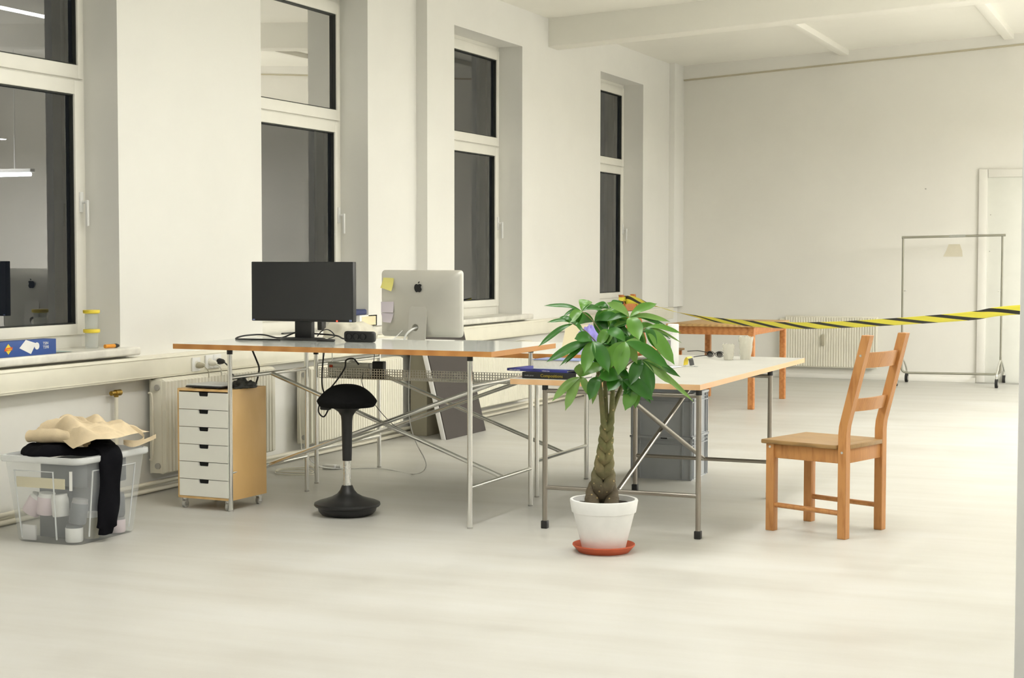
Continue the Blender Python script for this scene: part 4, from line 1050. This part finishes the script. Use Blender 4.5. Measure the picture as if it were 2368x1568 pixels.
# ------------------------------------------------------------------ clothes rack on wheels
t = thing('clothes_rack', 'grey tubular clothes rack on four wheels by the back wall', 'clothes rack', (-2.30, 17.2, 0))
rz_ = .0
Pl, Pr = Vector((-2.775, 17.12, 0)), Vector((-1.80, 17.27, 0))
du = (Pr - Pl).normalized()
part('top_rail', MB().cyl(Pl - du * .015 + Vector((0, 0, 1.522)), Pr + du * .03 + Vector((0, 0, 1.545)), .0125, 14), 'rackmetal', t)
part('tape_wrap', MB().cyl(Pl + du * .46 + Vector((0, 0, 1.533)), Pl + du * .62 + Vector((0, 0, 1.537)), .0145, 14), 'clear', t, 'clear tape wrapped on the rail')
for P, nm, s in ((Pl, 'left', 1), (Pr, 'right', -1)):
    part('upright', MB().cyl(P + Vector((0, 0, .27)), P + Vector((0, 0, 1.535)), .0105, 12), 'rackmetal', t)
    part('clamp_screw', MB().cyl(P + Vector((0, 0, .97)), P + du * s * .04 + Vector((0, 0, .97)), .007, 8), 'silver', t)
path = smoothpath([Pl + Vector((0, 0, .30)), Pl + Vector((0, 0, .17)), Pl + du * .02 + Vector((0, 0, .13)), Pl + du * .07 + Vector((0, 0, .118))], 5) + smoothpath([Pr - du * .07 + Vector((0, 0, .118)), Pr - du * .02 + Vector((0, 0, .13)), Pr + Vector((0, 0, .17)), Pr + Vector((0, 0, .30))], 5)
part('base_bar', MB().tube(path, .012, 12), 'rackmetal', t)
for P in (Pl, Pr):
    ft = part('foot_tube', MB().tube(smoothpath([P + Vector((-.005, -.30, .055)), P + Vector((-.005, -.29, .14)), P + Vector((0, -.14, .235)), P + Vector((0, 0, .262)), P + Vector((0, .14, .235)), P + Vector((.005, .29, .14)), P + Vector((.005, .30, .055))], 5), .010, 10), 'chrome', t)
    for sy in (-1, 1):
        w = P + Vector((.005 * sy, .30 * sy, .045))
        whl = part('wheel', MB().cyl(w + Vector((-.014, 0, 0)), w + Vector((.014, 0, 0)), .045, 20), 'blackrub', t)
        part('hub', MB().cyl(w + Vector((-.0155, 0, 0)), w + Vector((.0155, 0, 0)), .024, 16), 'castor', whl)

# ------------------------------------------------------------------ hazard tape
TP = [(-5.00, 14.735, .905, .080, 88), (-4.90, 14.640, .912, .075, 88), (-4.74, 14.460, .896, .07, 60), (-4.60, 14.30, .877, .07, 30), (-4.45, 14.13, .858, .07, 14), (-4.252, 13.907, .829, .07, 12), (-4.014, 13.641, .806, .065, 24), (-3.787, 13.386, .788, .062, 42), (-3.464, 13.026, .781, .06, 52), (-3.163, 12.689, .781, .056, 62), (-2.745, 12.223, .795, .055, 66), (-2.324, 11.752, .828, .053, 66), (-1.942, 11.325, .867, .052, 68), (-1.594, 10.936, .906, .053, 70), (-1.275, 10.58, .946, .056, 74), (-.954, 10.221, .999, .058, 80), (.2, 8.93, 1.10, .06, 86), (2.2, 6.70, 1.30, .06, 90), (4.35, 4.255, 1.55, .06, 90)]
dirv = Vector((.667, -.745, 0)); side = Vector((-.745, -.667, 0))
me = bmesh.new(); uvl = me.loops.layers.uv.new('UVMap')
cs = smoothpath([(p[0], p[1], p[2]) for p in TP], 8); wd = smoothpath([(p[3], p[4], 0) for p in TP], 8)
prev = None; dist = 0
for i, p in enumerate(cs):
    if i: dist += (p - cs[i - 1]).length
    w, a = wd[i].x, math.radians(wd[i].y); wv = Vector((0, 0, 1)) * math.sin(a) + side * math.cos(a)
    row = [(me.verts.new(p + wv * (w * (k / 4 - .5))), dist, k / 4) for k in range(5)]
    if prev:
        for k in range(4):
            q4 = [prev[k], row[k], row[k + 1], prev[k + 1]]
            f = me.faces.new([v[0] for v in q4]); f.smooth = True
            for l, v in zip(f.loops, q4): l[uvl].uv = (v[1], v[2])
    prev = row
tp = thing('hazard_tape', 'yellow and black hazard tape stretched across the back of the room', 'tape', (-3, 12.5, .78))
mo = bpy.data.meshes.new('tape_band'); me.to_mesh(mo); me.free(); mo.materials.append(M['hazard'])
mo.transform(Matrix.Translation(-Vector((-3, 12.5, .78))))
o = bpy.data.objects.new('tape_band', mo); COL.objects.link(o); o.parent = tp
md = o.modifiers.new('thickness', 'SOLIDIFY'); md.thickness = .0006
# knot round the chair post
me = bmesh.new(); uvl = me.loops.layers.uv.new('UVMap'); prev = None
for i in range(25):
    a = 2 * PI * i / 24; r = .037; row = []
    for k in range(3): row.append((me.verts.new((-5.02 + r * math.cos(a) * .95, 14.715 + r * math.sin(a) * .95, .868 + k * .036 + .008 * math.sin(a))), i / 24 * .24 + .1, k / 2))
    if prev:
        for k in range(2):
            q4 = [prev[k], row[k], row[k + 1], prev[k + 1]]; f = me.faces.new([v[0] for v in q4])
            for l, v in zip(f.loops, q4): l[uvl].uv = (v[1], v[2])
    prev = row
mo = bpy.data.meshes.new('tape_wrap'); me.to_mesh(mo); me.free(); mo.materials.append(M['hazard'])
mo.transform(Matrix.Translation(-Vector((-3, 12.5, .78)))); o = bpy.data.objects.new('tape_wrap', mo); COL.objects.link(o); o.parent = tp

# ------------------------------------------------------------------ things on the low desk
ZD = .7225
def book(label, cx, cy, z, w, d, h, rz, cover, spine_txt=None, txtmat='inkwhite', open_side='front', cat='book'):
    t = thing('book', label, cat, (cx, cy, z), rz)
    c = .003
    q = MB(); q.box(-w / 2, w / 2, -d / 2, d / 2, 0, c, .0008); q.box(-w / 2, w / 2, -d / 2, d / 2, h - c, h, .0008)
    if open_side == 'front': q.box(-w / 2, w / 2, d / 2 - c, d / 2, c, h - c)
    else: q.box(-w / 2, w / 2, -d / 2, -d / 2 + c, c, h - c)
    part('cover', q, cover, t, local=True)
    q = MB()
    if open_side == 'front': q.box(-w / 2 + .004, w / 2 - .004, -d / 2 + .004, d / 2 - c, c, h - c)
    else: q.box(-w / 2 + .004, w / 2 - .004, -d / 2 + c, d / 2 - .004, c, h - c)
    part('pages', q, 'pages', t, local=True)
    return t
b1 = book('black book with yellow spine lettering, lowest of the desk stack', -2.858, 7.40, ZD, .285, .20, .030, math.radians(-3), 'inkblack', open_side='back')
b2 = book('thin blue book in the middle of the stack, sticking out left', -2.925, 7.44, ZD + .0305, .34, .21, .0125, math.radians(-9), 'bookblue', open_side='back')
b3 = book('thick pale blue book with white pages on top of the stack', -2.835, 7.42, ZD + .0435, .25, .18, .048, math.radians(-2), 'bookpale', open_side='front')
for bk, txt, size, xo, mat, hz in ((b1, 'Compositions', .021, -.045, 'inkgold', .008), (b1, 'studio press', .010, -.130, 'inkgrey', .011), (b2, 'notes and essays', .009, -.155, 'inkwhite', .003), (b2, 'volume two', .009, .03, 'inkwhite', .003)):
    mt = rootmat(bk); dpt = .20 / 2 if bk is b1 else .21 / 2
    o3 = mt @ Vector((xo, -dpt - .0003, hz)); u3 = mt.to_3x3() @ Vector((1, 0, 0))
    lettering(txt, size, o3, u3, (0, 0, 1), mat, bk, .0003)
# spray can
t = thing('spray_can', 'tall white spray can on the low desk right of the plant', 'can', (-2.60, 8.48, ZD))
c = (-2.60, 8.48, ZD)
q = MB(); q.lathe([(0, 0), (.030, 0), (.031, .003), (.031, .165), (.030, .170), (0, .171)], c, 32); part('body', q, 'white', t)
q = MB(); q.lathe([(0, .170), (.029, .170), (.0305, .173), (.0305, .222), (.028, .227), (0, .228)], c, 32); part('cap', q, 'white', t)
q = MB(); q.grid(lambda u, v: (c[0] + .0314 * math.cos(-PI * .95 + u * 1.3), c[1] + .0314 * math.sin(-PI * .95 + u * 1.3), c[2] + .085 + .055 * v), 12, 1); part('printed_label', q, 'inkgrey', t)
q = MB()
for i in range(5): q.grid(lambda u, v: (c[0] + .0314 * math.cos(-PI * .88 + u * 1.0), c[1] + .0314 * math.sin(-PI * .88 + u * 1.0), c[2] + .146 + i * .006 + .0022 * v), 8, 1)
part('print_lines', q, 'inkgrey', t)
sheet('paper_sheet', [(-2.66, 8.20, ZD + .0005), (-2.55, 8.20, ZD + .0005), (-2.52, 8.42, ZD + .0005), (-2.66, 8.42, ZD + .0005)], 'paper', 'bright white sheet lying in front of the spray can', 'paper', .002)
# eyeglasses
t = thing('eyeglasses', 'black framed eyeglasses folded open at the far edge of the low desk', 'glasses', (-2.66, 9.28, ZD))
q = MB()
for k, (gx, gy) in enumerate(((-2.615, 9.27), (-2.555, 9.26))):
    pts = [(gx + .024 * math.cos(a), gy + .006 * math.cos(a), ZD + .020 + .017 * math.sin(a)) for a in [2 * PI * i / 18 for i in range(18)]]
    q.tube(pts, .002, 6, closed=True)
q.tube([(-2.592, 9.267, ZD + .024), (-2.579, 9.265, ZD + .026)], .002, 6); part('frame', q, 'black', t)
q = MB(); q.tube(smoothpath([(-2.640, 9.275, ZD + .03), (-2.70, 9.30, ZD + .036), (-2.77, 9.325, ZD + .030)], 5), .0026, 6); part('temple', q, 'black', t)
q = MB(); q.tube(smoothpath([(-2.60, 9.272, ZD + .014), (-2.66, 9.24, ZD + .010), (-2.70, 9.215, ZD + .004)], 5), .0026, 6); part('temple', q, 'black', t)
q = MB()
for gx, gy in ((-2.615, 9.27), (-2.555, 9.26)):
    q.prism([(.022 * math.cos(a), .015 * math.sin(a)) for a in [2 * PI * i / 14 for i in range(14)]], (gx, gy, ZD + .020), (1, -.25, 0), (0, 0, 1), .001)
part('lens', q, 'glass', t)
def tumbler(label, x, y, r0, r1, h, seed):
    q = MB(); n, m_ = 34, 12
    def f(u, v):
        a = 2 * PI * u; r = r0 + (r1 - r0) * v
        k = 1 + .10 * noise.noise(Vector((math.cos(a) * 2.5, math.sin(a) * 2.5, v * 4 + seed))) + .13 * noise.noise(Vector((math.cos(a) * 6, math.sin(a) * 6, v * 9 + seed)))
        return (x + r * k * math.cos(a), y + r * k * math.sin(a), ZD + h * v * (1 + .12 * noise.noise(Vector((math.cos(a) * 3, math.sin(a) * 3, seed))) * (v > .9)))
    q.grid(f, n, m_)
    q.lathe([(0, .002), (r0 * .97, .0), (r0 * .97, .012), (0, .014)], (x, y, ZD), 24)
    q.grid(lambda u, v: tuple(Vector(f(u, v)) - Vector((math.cos(2 * PI * u) * .003, math.sin(2 * PI * u) * .003, -.003))), n, m_)
    return solo('tumbler', q, 'crinkle', label, 'glass', 'crackled tumblers on the low desk', sharp=60)
tumbler('shorter crackled glass tumbler on the low desk', -2.455, 9.09, .026, .034, .088, 1.0)
tumbler('taller crackled glass tumbler on the far edge of the low desk', -2.375, 9.17, .029, .042, .130, 4.0)
t = thing('tape_scrap', 'curled scrap of yellow and black tape on the low desk', 'scrap', (-2.50, 8.47, ZD))
pa = smoothpath([(-2.535, 8.50, ZD + .004), (-2.53, 8.50, ZD + .035), (-2.515, 8.49, ZD + .050), (-2.497, 8.47, ZD + .036), (-2.485, 8.455, ZD + .006)], 6)
q = MB(); N = len(pa)
for i in range(N - 1):
    a, c_ = pa[i], pa[i + 1]; w = Vector((.009, .012, .002)); q._new([a - w, a + w, c_ + w, c_ - w], [(0, 1, 2, 3)], 1 if i > N * .62 else 0)
part('curl', q, ['yellow', 'black'], t, sharp=180)
solo('plastic_wrap', blob((-2.50, 8.44, ZD), .05, .03, .006, .5, 2.7), 'cup', 'scrap of clear plastic film under the yellow tape scrap', 'film', sharp=180)

# ------------------------------------------------------------------ potted money tree
PX, PY = -2.400, 6.795
yaw = .3965
rt = Vector((math.cos(yaw), math.sin(yaw), 0)); tw = Vector((math.sin(yaw), -math.cos(yaw), 0))   # right, towards the viewer
pl_ = thing('potted_plant', 'braided trunk plant with glossy green leaves in a white pot', 'plant', (PX, PY, .011))
K = .00193
def W3(px, py, w=0.0):
    """plant-local: right offset, height and depth offset in metres"""
    return Vector((PX, PY, 0)) + rt * ((px - 1396) * K * (1 - w / 7.25)) + tw * w + Vector((0, 0, .233 + (1155 - py) * K - w * .0))
q = MB(); c = (PX, PY, 0)
solo('saucer', MB().lathe([(0, .0), (.112, .0), (.116, .004), (.140, .031), (.139, .036), (.134, .034), (.112, .011), (0, .010)], c, 48), 'terracotta', 'terracotta saucer under the white plant pot', 'saucer', sharp=50)
q.lathe([(0, .0115), (.094, .0115), (.097, .016), (.137, .178), (.1435, .180), (.1445, .184), (.152, .230), (.150, .236), (.138, .236), (.135, .200), (.130, .19)], c, 56); part('pot', q, 'potwhite', pl_, sharp=40)
q = MB()
q.grid(lambda u, v: (PX + .134 * v * math.cos(2 * PI * u), PY + .134 * v * math.sin(2 * PI * u), .212 + .006 * noise.noise(Vector((v * 5 * math.cos(2 * PI * u), v * 5 * math.sin(2 * PI * u), 3)))), 40, 10)
bmesh.ops.remove_doubles(q.bm, verts=q.bm.verts[:], dist=1e-5); part('soil', q, 'soil', pl_, sharp=180)
ENDS = [(1383, 872, .02, 1368, 800, .02), (1398, 862, -.03, 1388, 770, -.06), (1416, 860, .03, 1415, 760, .03), (1440, 886, -.02, 1448, 800, .03)]
for i in range(4):
    path = []; rad = []; N = 54
    for k in range(N):
        v = k / (N - 1); z = .205 + v * .375
        A = .0185 + .036 * (1 - v) ** 2.4
        th = 2 * PI * (i / 4) + 2 * PI * 1.55 * v ** 1.45 + .9
        ax = Vector((PX, PY, 0)) + rt * (-.012 + .026 * v)
        path.append(ax + rt * (A * math.sin(th)) + tw * (A * .75 * math.sin(2 * th + .4)) + Vector((0, 0, z)))
        rad.append((.0135 + .0215 * (1 - v) ** 1.6) * (1 + .05 * math.sin(k * 1.7)))
    a0, a1, a2, b0, b1, b2 = ENDS[i]
    e = W3(a0, a1, a2); l = path[-1]
    for k in range(1, 11): path.append(l.lerp(e, k / 10) + Vector((0, 0, .008 * math.sin(k / 10 * PI)))); rad.append(.0130 - .004 * k / 10)
    e2 = W3(b0, b1, b2)
    for k in range(1, 7): path.append(e.lerp(e2, k / 6)); rad.append(.0088 - .004 * k / 6)
    part('braided_stem', MB().tube(path, rad, 14), 'bark', pl_, sharp=180)
LEAFW = lambda v: (math.sin(PI * min(1, v ** .85)) ** .8) * (.55 + .45 * v) if v < .999 else 0
def leaf(q, a, bb, width, sag=.012, tip=.15, face=None, mi=0):
    a, bb = Vector(a), Vector(bb); d = bb - a; L = d.length; dn = d.normalized()
    n0 = face if face else (tw * .75 + Vector((0, 0, .55)))
    sv = dn.cross(n0).normalized(); nn = sv.cross(dn).normalized()
    rows = []; NV = 12
    for k in range(NV + 1):
        v = k / NV; cpt = a + d * v + Vector((0, 0, 1)) * (sag * math.sin(PI * v) * 1.2 - sag * v * v * .9) + nn * .004 * math.sin(v * 7)
        w = width * LEAFW(v) * .5 * 1.12
        if v > 1 - tip: w *= max(0.0, (1 - v) / tip) ** .65
        rows.append([q.bm.verts.new(cpt + sv * (w * s) + nn * (abs(s) * w * .22)) for s in (-1, -.5, 0, .5, 1)])
    for r0, r1 in zip(rows, rows[1:]):
        for k in range(4):
            f = q.bm.faces.new((r0[k], r0[k + 1], r1[k + 1], r1[k])); f.smooth = True; f.material_index = mi
# clusters: hub (px,py,w), stem root, leaves (tip px, tip py, tip w, width px, shade)
CL = [
 ((1343, 720, .02), (1392, 775, .0), [(1256, 704, .0, 13, 1), (1360, 692, -.06, 36, 0), (1311, 744, .07, 26, 0), (1330, 748, .05, 16, 1), (1391, 712, -.02, 20, 1), (1300, 727, .03, 12, 1)]),
 ((1322, 748, .06), (1380, 795, .02), [(1262, 741, .06, 12, 1), (1240, 796, .10, 17, 1), (1290, 730, .05, 14, 1), (1345, 765, .1, 12, 1)]),
 ((1365, 786, .12), (1395, 830, .03), [(1321, 776, .16, 34, 1), (1258, 829, .14, 28, 1), (1343, 853, .2, 36, 0), (1288, 838, .15, 13, 1), (1301, 834, .13, 12, 1), (1400, 850, .2, 40, 1)]),
 ((1337, 868, .10), (1392, 850, .02), [(1325, 836, .15, 27, 2), (1272, 918, .13, 24, 2), (1302, 939, .14, 28, 2), (1395, 838, .08, 34, 0), (1356, 905, .15, 20, 2)]),
 ((1378, 866, .14), (1400, 862, .04), [(1356, 913, .18, 34, 1), (1365, 925, .12, 18, 2)]),
 ((1439, 786, .16), (1428, 830, .04), [(1421, 856, .21, 44, 0), (1541, 842, .18, 38, 1), (1396, 756, .14, 32, 1), (1388, 850, .17, 42, 0), (1466, 832, .15, 30, 2), (1500, 812, .1, 30, 0)]),
 ((1452, 733, .04), (1425, 800, .0), [(1516, 699, .0, 27, 0), (1399, 696, .04, 26, 2), (1546, 740, .02, 18, 2), (1472, 780, .12, 42, 0), (1398, 737, .06, 18, 1), (1536, 748, .0, 12, 1), (1533, 752, .04, 9, 1)]),
 ((1488, 756, .08), (1440, 815, .02), [(1570, 765, .08, 17, 0), (1553, 835, .13, 40, 0), (1572, 788, .07, 8, 2), (1511, 800, .12, 26, 1), (1546, 779, .06, 10, 1)]),
 ((1478, 828, .12), (1440, 850, .03), [(1547, 880, .14, 31, 2), (1568, 864, .11, 24, 1), (1500, 905, .17, 40, 1), (1599, 920, .13, 17, 2), (1450, 880, .18, 34, 1)]),
 ((1430, 868, .15), (1415, 868, .04), [(1376, 862, .19, 44, 1), (1503, 913, .19, 42, 1), (1398, 892, .2, 40, 1), (1450, 905, .18, 26, 1)]),
 ((1464, 890, .16), (1435, 880, .04), [(1438, 936, .19, 38, 0), (1462, 932, .18, 26, 0), (1498, 921, .16, 20, 1), (1432, 902, .18, 18, 1)]),
 ((1408, 716, -.06), (1410, 790, -.03), [(1440, 698, -.1, 22, 1), (1380, 716, -.1, 24, 1), (1430, 750, -.02, 44, 0), (1395, 762, -.05, 40, 0), (1372, 705, -.1, 20, 1)]),
 ((1415, 765, .03), (1412, 820, .0), [(1378, 800, .06, 40, 0), (1450, 775, .05, 38, 1), (1425, 730, -.02, 34, 0), (1395, 830, .08, 40, 1), (1460, 810, .07, 36, 1), (1440, 850, .1, 40, 1)]),
]
for k in range(6):
    hx, hy, hw = random.uniform(1368, 1478), random.uniform(745, 862), random.uniform(-.08, .10)
    lv = []
    for m_ in range(5):
        a = random.uniform(-.9, PI + .9); L_ = random.uniform(42, 70)
        lv.append((hx + L_ * math.cos(a) + (hx - 1420) * .15, hy + L_ * .75 * math.sin(a), hw + random.uniform(-.03, .07), random.uniform(26, 40), random.choice((0, 1, 1))))
    CL.append(((hx, hy, hw), (1412, hy + 45, 0), lv))
for hub, root, leaves in CL:
    q = MB(); h = W3(*hub); r0 = W3(*root)
    mid = h.lerp(r0, .5) + Vector((0, 0, .012))
    st = MB().tube(smoothpath([r0, mid, h], 5), .0026, 6)
    for (tx, ty, tw_, wpx, sh) in leaves:
        leaf(q, h, W3(tx, ty, tw_), wpx * K, sag=.010, mi=sh)
    lc = part('leaf_cluster', q, ['leaf', 'leafdark', 'leafpale'], pl_, sharp=180)
    part('leaf_stalk', st, 'stem', lc, sharp=180)
    for v in lc.children: v.matrix_parent_inverse = Matrix.Identity(4)

# ------------------------------------------------------------------ lights: unseen ceiling lamps, several added as fill
def lamp(x, y, z, w, h, e, c=(1, 1, .99), rot=(0, 0, 0)):
    l = bpy.data.lights.new('unseen_area_light', 'AREA'); l.shape = 'RECTANGLE'; l.size = w; l.size_y = h; l.energy = e; l.color = c
    o = bpy.data.objects.new('unseen_area_light', l); o.location = (x, y, z); o.rotation_euler = rot; COL.objects.link(o)
# unseen area lights, some added to brighten walls and floor: (x, y, watts shining down, watts shining up on to the ceiling)
for x, y, dn, up in ((-3.0, 2.6, 33, 10), (.6, .8, 25, 10), (-.6, 2.2, 10, 30), (1.6, 8.8, 6, 100), (1.6, 11.8, 20, 60), (1.9, 13.2, 215, 25), (1.9, 14.8, 185, 25),
                     (5.0, 5.6, 90, 30), (5.0, 8.6, 20, 85), (5.2, 15.4, 60, 25), (-2.6, 6.0, 32, 36), (-2.6, 8.6, 8, 22), (-2.4, 11.0, 16, 14)):
    z = ceil_z(x) - (1.1 if x > 1 else .5 if y < 10 else .3)
    lamp(x, y, z, .12, 1.5, dn)
    if up: lamp(x, y, z + .04, .12, 1.5, up, rot=(PI, 0, 0))
w = bpy.data.worlds.new('night'); SC.world = w; w.use_nodes = True
w.node_tree.nodes['Background'].inputs[0].default_value = (.006, .008, .012, 1); w.node_tree.nodes['Background'].inputs[1].default_value = 1.0

# ------------------------------------------------------------------ camera
cam = bpy.data.cameras.new('camera'); cam.sensor_width = 36; cam.lens = 3756.9 / 2368 * 36; cam.clip_end = 100
co = bpy.data.objects.new('camera', cam); COL.objects.link(co)
p_, r_, y_ = .0500821, .001236, .396515
fw = Vector((-math.sin(y_) * math.cos(p_), math.cos(y_) * math.cos(p_), -math.sin(p_))); r0 = Vector((math.cos(y_), math.sin(y_), 0)); u0 = r0.cross(fw)
rr = r0 * math.cos(r_) + u0 * math.sin(r_); uu = u0 * math.cos(r_) - r0 * math.sin(r_)
co.matrix_world = Matrix(((rr.x, uu.x, -fw.x, 0), (rr.y, uu.y, -fw.y, 0), (rr.z, uu.z, -fw.z, 1.309), (0, 0, 0, 1)))
SC.camera = co
vs = SC.view_settings; vs.view_transform = 'Standard'; vs.look = 'None'; vs.gamma = 1.0; vs.use_curve_mapping = False; vs.exposure = 0.12
